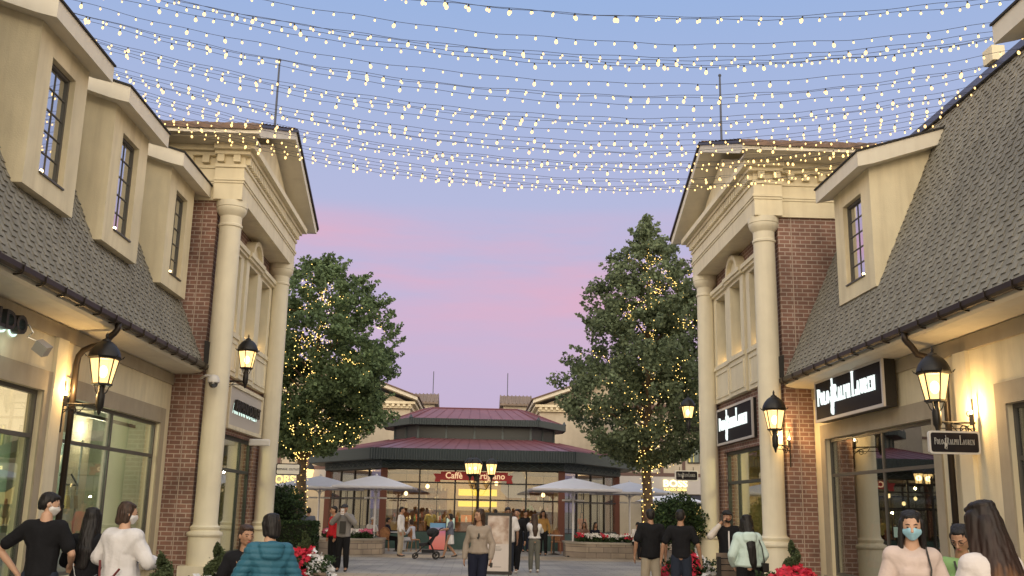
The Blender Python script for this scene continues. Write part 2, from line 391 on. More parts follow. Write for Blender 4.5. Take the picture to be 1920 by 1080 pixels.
def shop_building(s):
    g = mir(s)
    lab = 'low shop wing with black lit shop sign, grey shingled mansard and two cream dormers' if s > 0 else 'low shop wing with grey shingled mansard, row of cream dormers and pale lit shop windows'
    T = thing('shop_building', lab, 'building', (g(8.2), 14, 0), 'low shop wings along the street')
    w1 = (17.66, 23.2, .38, 3.45) if s > 0 else (17.9, 23.3, .38, 3.5)
    w2 = (9.6, 15.1, .38, 3.45) if s > 0 else (11.0, 16.95, .38, 3.5)
    w3 = (3.6, 8.6, .38, 3.45) if s > 0 else (3.6, 9.8, .38, 3.5)
    wins = [w1, w2, w3]
    SB(s).wall(8.2, 8.5, 3, 23.98, 0, 4.72, wins).build('wall', cream, T)
    m = SB(s)
    m.b(8.16, 8.2, 3, 23.98, 4.45, 4.70)
    for a, b_, z0, z1 in wins:                               # flat surround proud of the stucco
        m.b(8.165, 8.2, a-.3, b_+.3, z1+.0, z1+.34); m.b(8.165, 8.2, a-.3, a-.0, z0, z1); m.b(8.165, 8.2, b_, b_+.3, z0, z1)
        m.b(8.10, 8.2, a-.3, b_+.3, z0-.12, z0)
    m.build('window_surround', tan, T)
    m = SB(s)                                                # pilaster strips between the bays
    for y in ([16.4] if s > 0 else [17.42]): m.b(8.13, 8.2, y-.22, y+.22, 0, 4.45)
    m.build('pilaster', cream2, T)
    for i, (a, b_, z0, z1) in enumerate(wins):
        fm = SB(s); mid = ({0: 20.2, 1: 12.4, 2: 6}[i] if s > 0 else {0: 20.55, 1: 14.0, 2: 6.6}[i])
        hs = 2.62 if s > 0 else 2.74
        bars(fm, 8.28, 8.37, a, b_, z0, z1, .07, vs=[mid], hs=[hs])
        fr = fm.build('window', frame_g, T)
        gm = SB(s)
        gm.b(8.31, 8.318, a+.07, mid-.035, z0+.07, hs-.035); gm.b(8.31, 8.318, mid+.035, b_-.07, z0+.07, hs-.035)
        gm.b(8.31, 8.318, a+.07, mid-.035, hs+.035, z1-.07); gm.b(8.31, 8.318, mid+.035, b_-.07, hs+.035, z1-.07)
        gm.build('pane', glass_d if s > 0 else glass, fr)
    # interior shell
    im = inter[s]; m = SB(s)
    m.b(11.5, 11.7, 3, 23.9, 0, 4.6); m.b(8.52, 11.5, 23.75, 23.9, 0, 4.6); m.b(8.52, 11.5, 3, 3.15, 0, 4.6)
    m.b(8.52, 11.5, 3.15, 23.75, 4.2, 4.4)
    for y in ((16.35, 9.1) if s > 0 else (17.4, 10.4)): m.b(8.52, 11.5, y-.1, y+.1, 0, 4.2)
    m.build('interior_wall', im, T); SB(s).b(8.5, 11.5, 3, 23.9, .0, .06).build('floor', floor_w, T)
    if s < 0:   # pale display partition and lit frosted transom of the first window
        SB(s).b(8.9, 8.96, 17.9, 20.1, .06, 3.0).build('display_panel', mat('display_green', (.50, .60, .46), .7, var=.12, vscale=.8), T)
        m = SB(s); m.b(9.3, 9.36, 20.9, 22.2, .06, 3.9); m.build('display_panel', mat('display_cream', (.52, .46, .34), .7, var=.06), T)
        m = SB(s); m.b(8.42, 8.44, w2[0]+.05, w2[1]-.05, 2.78, 3.45); m.build('backlit_transom', emit('frosted_transom', (1, .72, .42), 1.25), T)
        m = SB(s); m.b(8.6, 8.63, w2[0], w2[1]-.0, .06, 2.74); m.build('frosted_screen', mat('frosted_screen', (.42, .62, .44), .35, var=.1, vscale=.7), T)
        plight('window_spot', (g(8.46), 16.0, 2.2), 5, (1, .8, .5), .1, T)
        plight('ceiling_or_fill_light', (g(8.72), 19.2, 2.6), 34, (.95, 1, .8), .2, T); plight('ceiling_or_fill_light', (g(9.0), 21.6, 3.2), 52, (1, .88, .62), .2, T)
        plight('ceiling_or_fill_light', (g(8.45), 14.0, 1.6), 14, (.9, 1, .75), .2, T)  # fill lamp added inside the window to brighten the frosted screen
    else:
        plight('ceiling_or_fill_light', (g(9.6), 20.4, 3.9), 26, (1, .8, .5), .2, T); plight('ceiling_or_fill_light', (g(9.6), 13, 3.9), 14, (1, .8, .5), .2, T)
    if s < 0:
        for k, y in enumerate((18.7, 20.05)):
            R = thing('display_rail', ['short black display rail with hanging gold bags behind the black haired person', 'second black display rail with gold bags, nearer the window post'][k], 'display rail', (g(8.8), y, 2.0), 'display rails in the left shop window')
            m = MB(); m.tube([(g(8.9), y-.28, 2.22), (g(8.75), y-.28, 2.0), (g(8.75), y+.28, 2.0), (g(8.9), y+.28, 2.22)], .018, 6); m.build('rail', darkm, R)
            for j in range(3):
                yy = y-.2+.2*j; m = MB(); m.tube([(g(8.75), yy-.05, 1.78), (g(8.75), yy, 2.0), (g(8.75), yy+.05, 1.78)], .006, 4); m.hexa([(g(8.80), yy-.10, 1.55), (g(8.70), yy-.10, 1.55), (g(8.70), yy+.10, 1.55), (g(8.80), yy+.10, 1.55), (g(8.78), yy-.07, 1.80), (g(8.72), yy-.07, 1.80), (g(8.72), yy+.07, 1.80), (g(8.78), yy+.07, 1.80)]); m.build('bag', mat('gold_bag_%d' % j, ((.5, .36, .14), (.42, .38, .30), (.30, .2, .1))[j], .5), R)
        m = SB(s); m.b(8.6, 9.2, 18.2, 20.9, .06, .75); m.b(8.75, 8.78, 20.35, 20.38, .75, 2.9); m.b(8.56, 9.24, 18.16, 20.94, .75, .79); m.build('display_plinth', mat('plinth_grey', (.35, .34, .30), .6, var=.1), T)
        m = SB(s); m.b(8.9, 9.9, 18.4, 19.6, 3.75, 3.8); m.b(8.7, 8.75, 17.9, 23.2, 3.35, 3.42); m.build('dark_ceiling_panel', darkm, T)  # dark panel and bar added below the ceiling to darken the transom
    # mansard
    zr = 10.1 if s > 0 else 10.6; xr = 7.5+(zr-4.95)/2.24
    m = SB(s); m.py([(7.53, 4.96), (xr+.02, zr-.02), (xr+.6, zr-.02), (xr+.6, 4.96)], 3, 23.95)
    roof = m.build('mansard_roof', underlay, T)
    m = SB(s); u = Vector((xr-7.5, 0, zr-4.95)); Ls = u.length; u.normalize(); nrm = Vector((-u.z, 0, u.x))
    rows = int(Ls/.134); rnd = random.Random(5+s)
    base = Vector((7.5, 0, 4.95))
    for i in range(rows+1):
        d0 = i*.134-.02; d1 = min(d0+.155, Ls); y = 3-rnd.random()*.1; kk = 0
        while y < 23.93:
            w_ = .145+rnd.uniform(-.012, .012); kk += 1; t0 = .030 if (kk+i) % 2 else .010; y2 = min(y+w_, 23.94); ya = max(y, 3)
            if y2-ya > .03:
                dd = d0+rnd.uniform(-.004, .004)
                lo, hi = base+u*dd, base+u*d1
                P = [lo+nrm*.004, lo+nrm*(t0+.004), hi+nrm*.012, hi+nrm*.002]
                pts = [(g(p.x), yy, p.z) for yy in (ya, y2-.006) for p in P]
                m.add(pts, [(0, 1, 2, 3), (7, 6, 5, 4), (0, 4, 5, 1), (1, 5, 6, 2), (2, 6, 7, 3), (3, 7, 4, 0)])
            y = y2
    m.build('shingles', shingle, roof)
    m = SB(s); m.b(xr-.13, xr+.2, 3, 23.95, zr-.05, zr+.09); m.build('ridge_flashing', lead, roof)
    # eave: soffit, gutter, straps
    m = SB(s); m.py([(7.5, 4.945), (7.5, 4.80), (7.56, 4.76), (7.75, 4.735), (8.2, 4.72), (8.2, 4.945)], 3, 23.96)
    m.build('soffit', white_f, T)
    m = SB(s); pr = [(7.495, 4.93), (7.495, 4.865), (7.46, 4.835), (7.40, 4.835), (7.365, 4.87), (7.36, 4.95), (7.375, 4.95), (7.38, 4.88), (7.405, 4.852), (7.455, 4.852), (7.48, 4.88), (7.48, 4.93)]
    m.py(pr, 3, 23.97)
    y = 3.4
    while y < 23.9:
        m.py([(7.50, 4.80), (7.45, 4.80), (7.38, 4.815), (7.345, 4.86), (7.345, 4.96), (7.355, 4.96), (7.36, 4.865), (7.39, 4.83), (7.45, 4.825), (7.50, 4.825)], y, y+.03); y += .75
    m.build('gutter', brownm, T)
    m = SB(s); m.py([(7.5, 5.0), (7.2, 4.95), (7.28, 5.1), (7.36, 5.5), (7.52, 5.55)], 23.96, 23.99); m.build('gutter_end_flashing', darkm, T)
    # dormers
    xf = 8.03 if s > 0 else 8.0; zb, zt = (6.28, 8.82) if s > 0 else (6.48, 9.20)
    ds = [(19.4, 21.45), (11.45, 13.4)] if s > 0 else [(21.8, 23.68), (18.2, 20.15), (14.85, 16.8), (11.5, 13.4)]
    for a, b_ in ds:
        wy0, wy1, wz0, wz1 = a+.50, b_-.50, zb+.36, zt-.40
        mx = lambda z: 7.5+(z-4.95)/2.24
        m = SB(s); m.wall(xf, xf+.28, a, b_, zb, zt+.10, [(wy0, wy1, wz0, wz1)])
        for y0, y1 in ((a, a+.3), (b_-.3, b_)):
            m.py([(xf+.28, zb), (max(xf+.3, mx(zb)+.1), zb), (9.62, zt-.05+(9.95-xf)*.31), (xf+.28, zt+.13)], y0, y1)
        m.b(xf+.28, mx(zb)+.1, a+.3, b_-.3, zb, zb+.1)
        d = m.build('dormer', cream, T)
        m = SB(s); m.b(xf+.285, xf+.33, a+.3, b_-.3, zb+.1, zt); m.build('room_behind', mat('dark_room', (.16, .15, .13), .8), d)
        m = SB(s); bars(m, xf+.10, xf+.18, wy0, wy1, wz0, wz1, .06)
        bars(m, xf+.115, xf+.15, wy0+.05, wy1-.05, wz0+.05, wz1-.05, .02, vs=[(wy0+wy1)/2], hs=[wz0+.05+(wz1-wz0-.1)*k/5 for k in range(1, 5)], hw=.02)
        m.b(xf-.03, xf+.10, wy0, wy1, wz0-.03, wz0+.0)
        wd = m.build('window', frame_g, d)
        m = SB(s); m.b(xf+.135, xf+.142, wy0+.05, wy1-.05, wz0+.05, wz1-.05); m.build('pane', MATS.get('dormer_glass') or glassmat('dormer_glass', (.5, .55, .6), .55, .02), d)
        # small lamp standing on the sill
        m = SB(s); yl = wy0+.16; m.ball((g(xf+.03), yl, wz0+.045), .032, 8, 6); m.build('sill_lamp', emit('sill_glow', (1, .72, .35), 14), d)
        plight('sill_light', (g(xf+.02), yl, wz0+.12), 1.6, (1, .62, .25), .03, d)
        m = SB(s); m.py([(xf-.33, zt-.08), (xf-.33, zt+.23), (9.7, zt+.23+(9.7-xf+.33)*.31), (9.7, zt-.08+(9.7-xf+.33)*.31), (xf+.01, zt)], a-.27, b_+.25)
        m.build('fascia', white_f, d)
        m = SB(s); m.py([(xf-.36, zt+.225), (xf-.36, zt+.265), (9.75, zt+.265+(9.75-xf+.36)*.31), (9.75, zt+.225+(9.75-xf+.36)*.31)], a-.30, b_+.27)
        m.build('dormer_roof', underlay, d)
    return T
shop_building(1); shop_building(-1)

def portico(s):
    g = mir(s)
    lab = 'brick pavilion with cream columns and tiled gable, holding a black sign with lit white lettering' if s > 0 else 'brick pavilion with cream columns and tiled gable, holding a pale sign board and security camera'
    T = thing('portico_building', lab, 'building', (g(7.5), 27.4, 0), 'brick pavilions with column porticos')
    store = (25.9, 30.15, .35, 3.5)
    up = [(c-.55, c+.55, 6.15, 8.2) for c in (25.8, 27.7, 29.6)]
    SB(s).wall(7.5, 7.9, 24.0, 30.9, 0, 9.08, [store, (24.85, 30.55, 5.0, 8.45)]).b(7.9, 11.5, 24.0, 24.3, 0, 9.08).b(7.9, 11.5, 30.6, 30.9, 0, 9.08).b(11.2, 11.5, 24.3, 30.6, 0, 9.08).build('wall', brick, T)
    m = SB(s)                                                # movement joint line in the brick
    m.b(7.83, 7.85, 23.994, 24.01, 0, 9.08); m.build('expansion_joint', mat('joint_sealant', (.42, .34, .28), .8), T)
    # upper window bays, cream
    m = SB(s)
    for i, (a, b_, z0, z1) in enumerate(up):
        o = .05 if i == 1 else 0
        m.wall(7.38-o, 7.95, a-.34, b_+.34, 5.0, 8.3, [(a, b_, z0, z1)])
        m.b(7.34-o, 7.38-o, a-.34, b_+.34, 6.0, 6.12)                      # sill band
        m.wall(7.355-o, 7.38-o, a-.22, b_+.22, 5.12, 5.92, [(a-.14, b_+.14, 5.2, 5.84)])   # apron panel frame
        m.b(7.30-o, 7.38-o, a-.37, b_+.37, 8.3, 8.38); m.b(7.25-o, 7.38-o, a-.41+o, b_+.41-o, 8.38, 8.50)
        m.b(7.38-o, 7.5, a-.36, b_+.36, 8.3, 8.48)
    m.build('window_bay', cream2, T)
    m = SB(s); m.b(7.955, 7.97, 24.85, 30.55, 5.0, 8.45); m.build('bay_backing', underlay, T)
    m = SB(s); R = .62; cy = 27.7
    ap = [(cy+R*math.cos(R_(a)), 8.5+R*.82*math.sin(R_(a))) for a in range(0, 181, 10)]
    ip = [(cy+(R-.13)*math.cos(R_(a)), 8.5+(R-.13)*.8*math.sin(R_(a))) for a in range(180, -1, -10)]
    for k in range(18):
        m.px([ap[k], ap[k+1], ip[17-k], ip[18-k]], 7.22, 7.5)
    m.px([(cy+(R-.12)*math.cos(R_(a)), 8.5+(R-.12)*.8*math.sin(R_(a))) for a in range(0, 181, 10)], 7.34, 7.5)
    m.build('arched_hood', cream2, T)
    for a, b_, z0, z1 in up:
        m = SB(s); bars(m, 7.84, 7.88, a, b_, z0, z1, .04, vs=[(a+b_)/2], hs=[z0+.7, z0+1.4]); w = m.build('window', frame_b, T)
        m = SB(s); m.b(7.855, 7.862, a+.04, b_-.04, z0+.04, z1-.04); m.build('pane', glass_d, w)
        m = SB(s); m.ball((g(7.72), b_-.12, z0+.04), .028); m.build('sill_lamp', MATS['sill_glow'], w)
        plight('sill_light', (g(7.68), b_-.14, z0+.13), 1.1, (1, .6, .22), .03, w)
    # store front
    a, b_, z0, z1 = store; mid = 28.95
    m = SB(s); bars(m, 7.6, 7.7, a, b_, z0, z1, .09, vs=[mid], hs=[2.6]); m.b(7.56, 7.76, a-.0, b_, z1-.001, z1+.16)
    w = m.build('shop_window', mat('green_black_frame', (.04, .05, .045), .5), T)
    m = SB(s); m.b(7.64, 7.648, a+.09, mid-.045, z0+.09, 2.555); m.b(7.64, 7.648, mid+.045, b_-.09, z0+.09, 2.555); m.b(7.64, 7.648, a+.09, mid-.045, 2.645, z1-.09); m.b(7.64, 7.648, mid+.045, b_-.09, 2.645, z1-.09)
    m.build('pane', glass, w)
    m = SB(s); m.b(10.4, 10.5, 24.4, 30.5, 0, 4.2); m.b(7.92, 10.4, 24.35, 24.45, 0, 4.2); m.b(7.92, 10.4, 30.45, 30.55, 0, 4.2); m.b(7.92, 10.4, 24.45, 30.45, 4.0, 4.2)
    m.b(8.6, 8.8, 29.4, 30.45, .06, 4.0)
    m.build('interior_wall', int_y if s > 0 else mat('portico_interior', (.56, .50, .36), .8), T)
    SB(s).b(7.9, 10.4, 24.4, 30.5, 0, .06).build('floor', floor_w, T)
    plight('ceiling_or_fill_light', (g(9.2), 27.6, 3.7), 190 if s > 0 else 150, (1, .84, .45), .25, T)
    for k in range(6): MB().ball((g(8.6+.45*(k % 3)), 26.4+1.2*k*.6, 3.97), .035).build('downlight', MATS.get('downlight') or emit('downlight', (1, .9, .6), 8), T)
    # entablature
    ent = SB(s)
    for z0, z1, o in ((9.08, 9.50, 0), (9.50, 9.56, .025), (9.56, 9.62, .05), (9.62, 9.90, .01), (9.90, 9.98, .05), (9.98, 10.2, .02), (10.2, 10.3, .17), (10.3, 10.46, .30)):
        ent.b(6.87-o, 7.58, 23.80-o, 31.05+o, z0, z1); ent.b(7.58, 11.9, 23.93-o*.9, 30.92+o*.9, z0+.001, z1-.001)
    m = ent; y = 23.86
    while y < 30.95: m.b(6.74, 6.87, y, y+.11, 10.0, 10.205); y += .2
    x = 6.95
    while x < 11.6: m.b(x, x+.17, 23.66 if x < 7.5 else 23.78, 23.96 if x > 7.5 else 23.82, 10.02, 10.205); x += .40
    ent.build('entablature', cream2, T)
    # gable
    yc = 27.42; ze = 10.62; za = 12.28; sl = (za-ze)/(yc-22.9)
    m = SB(s); m.px([(23.6, 10.46), (31.25, 10.46), (yc, 10.46+(31.25-yc)*sl)], 6.98, 7.3); m.build('tympanum', cream, T)
    m = SB(s)
    m.px([(22.9, ze-.14), (22.9, ze), (yc, za), (31.94, ze), (31.94, ze-.14), (31.7, ze-.16), (yc, za-.22), (23.14, ze-.16)], 6.36, 12)
    m.b(6.5, 12, 23.1, 23.75, 10.44, 10.50)
    rf = m.build('gable_roof', white_f, T)
    m = SB(s); nx = 118; ns = 12; vs = []; fs = []                        # barrel tiles
    for side in (0, 1):
        k0 = len(vs)
        for j in range(ns+1):
            t = j/ns; y = 22.84+(yc-22.84)*t; z = ze+.02+(za-ze)*t
            for st in ((0, .035) if 0 < j < ns else (0,)):
                for i in range(nx+1):
                    x = 6.33+5.6*i/nx; h = .075*abs(math.cos(i/nx*5.6/.56*2*math.pi))
                    vs.append((g(x), y if side == 0 else 2*yc-y, z+h+(.03 if st == 0 and j else 0)+.0))
        nr_ = (len(vs)-k0)//(nx+1)
        for r in range(nr_-1):
            for i in range(nx): a = k0+r*(nx+1)+i; fs.append((a, a+1, a+nx+2, a+nx+1))
        k1 = len(vs)                                                       # eave skirt
        for i in range(nx+1): v = vs[k0+i]; vs.append((v[0], v[1], ze-.05))
        for i in range(nx): fs.append((k0+i, k0+i+1, k1+i+1, k1+i))
    m.add(vs, fs); m.build('roof_tiles', tile, rf)
    m = SB(s); m.tube([(g(6.4+5.5*i/10), yc, za+.06) for i in range(11)], .09, 8); m.build('ridge_cap', tile, rf)
    m = SB(s); m.px([(22.86, ze+.0), (22.86, ze+.07), (yc, za+.08), (31.98, ze+.07), (31.98, ze), (yc, za+.01)], 6.30, 6.36); m.build('rake_trim', brownm, rf)
    m = SB(s); m.tube([(g(7.0), yc, za-.1), (g(7.0), yc, 14.5)], [.035, .028], 8); m.ball((g(7.0), yc, 14.52), .05); m.build('roof_mast', mat('mast_metal', (.08, .09, .12), .5, metal=.5), T)
    # columns
    prof = [(.37, .0), (.37, .92), (.36, .95), (.40, .96), (.415, 1.0), (.40, 1.05), (.34, 1.07), (.325, 1.10), (.345, 1.13), (.345, 1.17), (.30, 1.20), (.278, 1.26)]
    prof += [(.278-.012*k/8+.006*math.sin(math.pi*k/8), 1.26+7.1*k/8) for k in range(1, 9)]
    prof += [(.268, 8.42), (.295, 8.44), (.295, 8.49), (.268, 8.51), (.268, 8.70), (.29, 8.73), (.345, 8.80), (.37, 8.87), (.37, 8.92), (.385, 8.93), (.385, 9.078)]
    for y in (24.15, 30.7):
        m = MB(); m.lathe((g(7.18), y, 0), prof, 40); m.box(g(7.18)-.44, g(7.18)+.44, y-.44, y+.44, 0, .30)
        m.build('column', mat('column_cream', (.74, .68, .53), .6, var=.03, vscale=3, dirt=.1), T, smooth='auto')
    return T
portico(1); portico(-1)
# ================================================================ signs on the facades
def rotz(a): return Matrix.Rotation(R_(a), 4, 'Z')
sign_blk = mat('sign_black_panel', (.016, .014, .018), .7, spec=.15); sign_fr = mat('sign_silver_frame', (.55, .52, .50), .4, metal=.1)
def polo(h, depth):
    mb, w, sl = serif_text([('POLO', 1.28), ('*', 1), ('RALPH', 1.28), ('LAUREN', 1.75)], h, depth, xs=.62, gap=.12)
    return mb, w, sl[0]
def face(mb, s, x, y, z, scale=1, flat=None):
    """put an XZ-plane mesh (facing -Y) on a wall facing the street (side s), centre y,z"""
    a = -90 if s > 0 else 90
    return mb.xform(Matrix.Translation((x, y, z)) @ rotz(a) @ Matrix.Scale(scale, 4))
def wall_sign(y0, y1, z0, z1, xw, thick, label, lw):
    T = thing('shop_sign', label, 'sign', (xw, (y0+y1)/2, z0))
    MB().box(xw-thick, xw-.004, y0, y1, z0, z1).build('sign_box', darkm, T)
    m = MB(); t = .055; x0, x1 = xw-thick-.02, xw-thick+.03
    for a in ((y0-.01, y1+.01, z1-t, z1+.01), (y0-.01, y1+.01, z0-.01, z0+t), (y0-.01, y0+t, z0+t, z1-t), (y1-t, y1+.01, z0+t, z1-t)): m.box(x0, x1, *a)
    m.build('sign_frame', sign_fr, T)
    MB().box(xw-thick-.006, xw-thick+.001, y0+t, y1-t, z0+t, z1-t).build('sign_panel', sign_blk, T)
    h = .30; mb, w, xs = polo(h, .03); k = lw/w
    mb.xform(Matrix.Translation((-w/2, 0, -.12)))
    face(mb, 1, xw-thick-.03, (y0+y1)/2, (z0+z1)/2, 1)
    mb.v = [(v[0], (y0+y1)/2+(v[1]-(y0+y1)/2)*k, v[2]) for v in mb.v]; mb.build('lettering', white_lit, T)
    r = rider((z1-z0)*.86, .03); r.v = [(v[0]*.46, v[1], v[2]) for v in r.v]
    r.xform(Matrix.Translation((xw-thick-.03, (y0+y1)/2+(w/2-xs)*k, z0+.07)) @ rotz(-90)); r.build('rider_emblem', white_lit, T)
    plight('sign_glow', (xw-thick-.35, (y0+y1)/2, (z0+z1)/2), .25, (.8, 1, .95), .3, T)
wall_sign(18.95, 22.85, 3.80, 4.74, 8.13, .26, 'silver-framed black sign with lit lettering, on cream wall above the wide dark window', 3.45)
wall_sign(26.45, 30.4, 3.72, 4.78, 7.5, .12, 'black sign with glowing lettering and rider on brick between two columns, partly behind a lantern', 3.2)
def hang_sign(cx, y, z, w, h, label, kind, hang):
    T = thing('hanging_sign', label, 'sign', (cx, y, z))
    m = MB(); rr = .05
    def rrect(w_, h_, r):
        p = []
        for sx, sz, a0 in ((1, 1, 0), (-1, 1, 90), (-1, -1, 180), (1, -1, 270)):
            for k in range(4):
                a = R_(a0+30*k); p.append((cx+sx*(w_/2-r)+r*math.cos(a), z+sz*(h_/2-r)+r*math.sin(a)))
        return p
    blk = kind == 'rider'
    m.prism(rrect(w, h, rr), 'y', y-.03, y+.03); m.build('sign_border', mat('sign_pale_border', (.62, .60, .58), .5) if blk else darkm, T)
    MB().prism(rrect(w-.06, h-.06, rr*.7), 'y', y-.036, y+.036).build('sign_face', sign_blk if blk else mat('sign_white_face', (.72, .70, .68), .5), T)
    if blk:
        mb, ww, xs = polo(.085, .01); k = (w-.16)/ww
        mb.v = [((v[0]-ww/2)*k+cx, v[1]+y-.044, v[2]+z-.035) for v in mb.v]; mb.build('lettering', mat('grey_letter', (.55, .54, .52), .5), T)
        r = rider(h*.62, .01); r.v = [(v[0]*.5+cx+(xs-ww/2)*k, v[1]+y-.044, v[2]+z-h*.31) for v in r.v]; r.build('rider_emblem', MATS['grey_letter'], T)
    else:
        t = text_mesh('ARMANI  OUTLET', .085, .01, 1.0); t.v = [(v[0]+cx, v[1]+y-.042, v[2]+z) for v in t.v]; t.build('lettering', darkm, T)
    for x in (cx-w*.3, cx+w*.3):
        MB().tube([(x, y, z+h/2-.01), (x, y, z+h/2+hang)], .01, 6).build('hanger', darkm, T)
    return T
hang_sign(7.74, 15.98, 2.90, .84, .37, 'small pale-bordered black hanging sign under the nearest lantern of the right wall', 'rider', .06)
hang_sign(6.36, 30.2, 2.80, .70, .31, 'small black hanging sign with faint lettering, above the bushy shrub by the far right column', 'rider', .10)
hang_sign(-5.55, 30.2, 2.74, .72, .34, 'small white hanging sign with one line of dark letters beside the left light-wrapped trunk', 'plain', .10)

# dark halo-lit letters on the left
T = thing('shop_lettering', 'thick black letters with pale glow on the left stucco wall, cut by the photo edge', 'lettering', (-7.3, 15.1, 4.0))
t = text_mesh('ALDO', .40, .11, 1.2, bold=.010); face(t, -1, -7.20, 15.12, 4.36); t.build('letters', darkm, T)
t = text_mesh('ALDO', .39, .01, 1.2); face(t, -1, -7.275, 15.12, 4.30); t.build('halo', emit('letter_halo', (.75, 1, .9), 1.4), T)
plight('halo_light', (-7.1, 15.3, 4.02), 1.0, (.75, 1, .9), .15, T)
T = thing('shop_sign', 'pale framed board with halo-lit dark letters between the left columns', 'sign', (-6.6, 28.3, 3.7))
MB().box(-6.6, -6.5, 26.3, 30.35, 3.70, 4.80).build('sign_board', mat('board_cream', (.55, .50, .44), .7), T)
m = MB()
for a in ((26.25, 30.4, 4.76, 4.86), (26.25, 30.4, 3.64, 3.74), (26.25, 26.35, 3.74, 4.76), (30.3, 30.4, 3.74, 4.76)): m.box(-6.6, -6.46, *a)
m.build('sign_frame', cream2, T)
t = text_mesh('ARMANI OUTLET', .40, .08, .98, bold=.012); face(t, -1, -6.44, 28.3, 4.27); t.build('lettering', darkm, T)
t = text_mesh('ARMANI OUTLET', .40, .005, .98); face(t, -1, -6.494, 28.3, 4.19); t.build('halo', MATS['letter_halo'], T)
t = text_mesh('zo', .26, .004, 1.2); face(t, -1, -7.38-.0, 15.65, 1.44); tag(t.build('window_lettering', darkm), 'dark letters on the greenish glass at the left photo edge', 'lettering')

# ================================================================ lanterns
def scroll(c, r0, turns, plane_u, plane_v, n=18, flip=1):
    return [Vector(c)+ (r0*(1-i/n*.8))*(math.cos(turns*2*math.pi*i/n)*Vector(plane_u)+flip*math.sin(turns*2*math.pi*i/n)*Vector(plane_v)) for i in range(n+1)]
def lantern(cx, cy, zb, sc_, bx, by, label, power, upl=True):
    """hexagonal lantern; zb = bottom of glass; bracket runs from (cx,cy) to wall point (bx,by)"""
    T = thing('wall_lantern', label, 'lantern', (cx, cy, zb-.5*sc_), 'wall lanterns on brackets')
    k = sc_; a0 = R_(30)
    hexp = lambda r, z: [(cx+r*math.cos(a0+R_(60*i)), cy+r*math.sin(a0+R_(60*i)), z) for i in range(6)]
    lo, hi = hexp(.155*k, zb), hexp(.245*k, zb+.44*k)
    m = MB(); m.add(lo+hi, [(i, (i+1) % 6, 6+(i+1) % 6, 6+i) for i in range(6)]); m.build('glass_panes', lamp_pane, T)
    m = MB()
    for i in range(6): m.tube([lo[i], hi[i]], .013*k, 6)
    m.lathe((cx, cy, 0), [(.15*k, zb-.03*k), (.18*k, zb-.02*k), (.18*k, zb+.01*k), (.15*k, zb+.015*k)], 6, a0=a0)
    m.lathe((cx, cy, 0), [(.24*k, zb+.43*k), (.275*k, zb+.44*k), (.30*k, zb+.47*k), (.27*k, zb+.485*k)], 6, a0=a0)
    for p in hexp(.30*k, zb+.47*k): m.tube([p, (p[0]+(p[0]-cx)*.13, p[1]+(p[1]-cy)*.13, p[2]+.045*k)], [.014*k, .005*k], 5)
    m.build('lantern_frame', darkm, T)
    m = MB(); m.lathe((cx, cy, 0), [(r*k, zb+z*k) for r, z in ((.28, .48), (.262, .55), (.225, .63), (.17, .70), (.115, .745), (.075, .765), (.07, .79), (.045, .80), (.02, .83), (.028, .86), (.008, .92))], 18)
    m.build('lantern_roof', darkm, T, smooth='auto')
    m = MB(); m.lathe((cx, cy, 0), [(r*k, zb+z*k) for r, z in ((.055, -.03), (.05, -.12), (.075, -.2), (.07, -.4), (.045, -.44), (.03, -.5), (.012, -.55))], 14)
    for i in range(4):
        a = R_(90*i+45); d = Vector((math.cos(a), math.sin(a), 0)); c = Vector((cx, cy, zb))
        m.tube([c+d*.04*k+Vector((0, 0, -.2*k)), c+d*.10*k+Vector((0, 0, -.13*k)), c+d*.135*k+Vector((0, 0, -.04*k)), c+d*.16*k+Vector((0, 0, -.035*k))], .010*k, 5)
    m.build('lantern_stem', darkm, T, smooth='auto')
    MB().ball((cx, cy, zb+.22*k), (.075*k, .075*k, .11*k), 10, 8).build('bulb', lamp_hot, T)
    # bracket
    m = MB(); d = Vector((bx-cx, by-cy, 0)); Lb = d.length; d.normalize(); up = Vector((0, 0, 1)); za = zb-.36*k
    c0 = Vector((cx, cy, za)); w0 = Vector((bx, by, za))
    m.tube([c0, w0], .019*k, 6)
    m.tube([c0+up*-.10*k, w0-up*.10*k], .009, 5)
    m.tube(scroll(w0-d*.20*k-up*.12*k, .085*k, 1.4, d, up), .010*k, 5)
    m.tube([w0-d*.11*k-up*.05*k, w0-d*.3*k-up*.16*k, w0-d*.42*k-up*.03*k], .009*k, 5)
    n = 8; m.tube([w0-up*.02+ -d*(Lb*.95)*(1-math.cos(math.pi/2*i/n))*.6 - up*(.26*k)*(1-math.sin(math.pi/2*i/n)) for i in range(n+1)], .010*k, 5)
    m.tube(scroll(w0+up*.16*k-d*.09*k, .07*k, -1.2, d, up), .008*k, 5)
    m.tube([w0-d*.03+up*.40*k, w0-d*.03-up*.5*k], .016*k, 6)
    m.tube([w0-d*.06-up*.04, w0-d*.06+up*.14*k], .035*k, 8)
    m.build('bracket', darkm, T)
    plight('lantern_light', (cx, cy, zb+.30*k), power, (1, .62, .26), .11*k, T)
    if upl:
        MB().lathe(tuple(w0-d*.06+up*.15*k), [(.022*k, 0), (.03*k, .02), (.022*k, .05), (.005, .07)], 8).build('uplight', lamp_hot, T)
        plight('uplight_light', tuple(w0-d*.17+up*.26*k), power*.75, (1, .62, .24), .03, T)
    return T
lantern(7.50, 16.0, 3.58, .98, 8.13, 16.0, 'large lit black lantern over the small hanging sign on the right shop wall', 66)
lantern(7.06, 23.42, 3.68, 1.0, 7.56, 23.86, 'lit lantern in front of the near right column and brick pier, overlapping the columned sign', 40)
lantern(6.66, 31.2, 4.62, .82, 7.1, 31.2, 'half hidden lit lantern peeking out behind the far right column', 30, False)
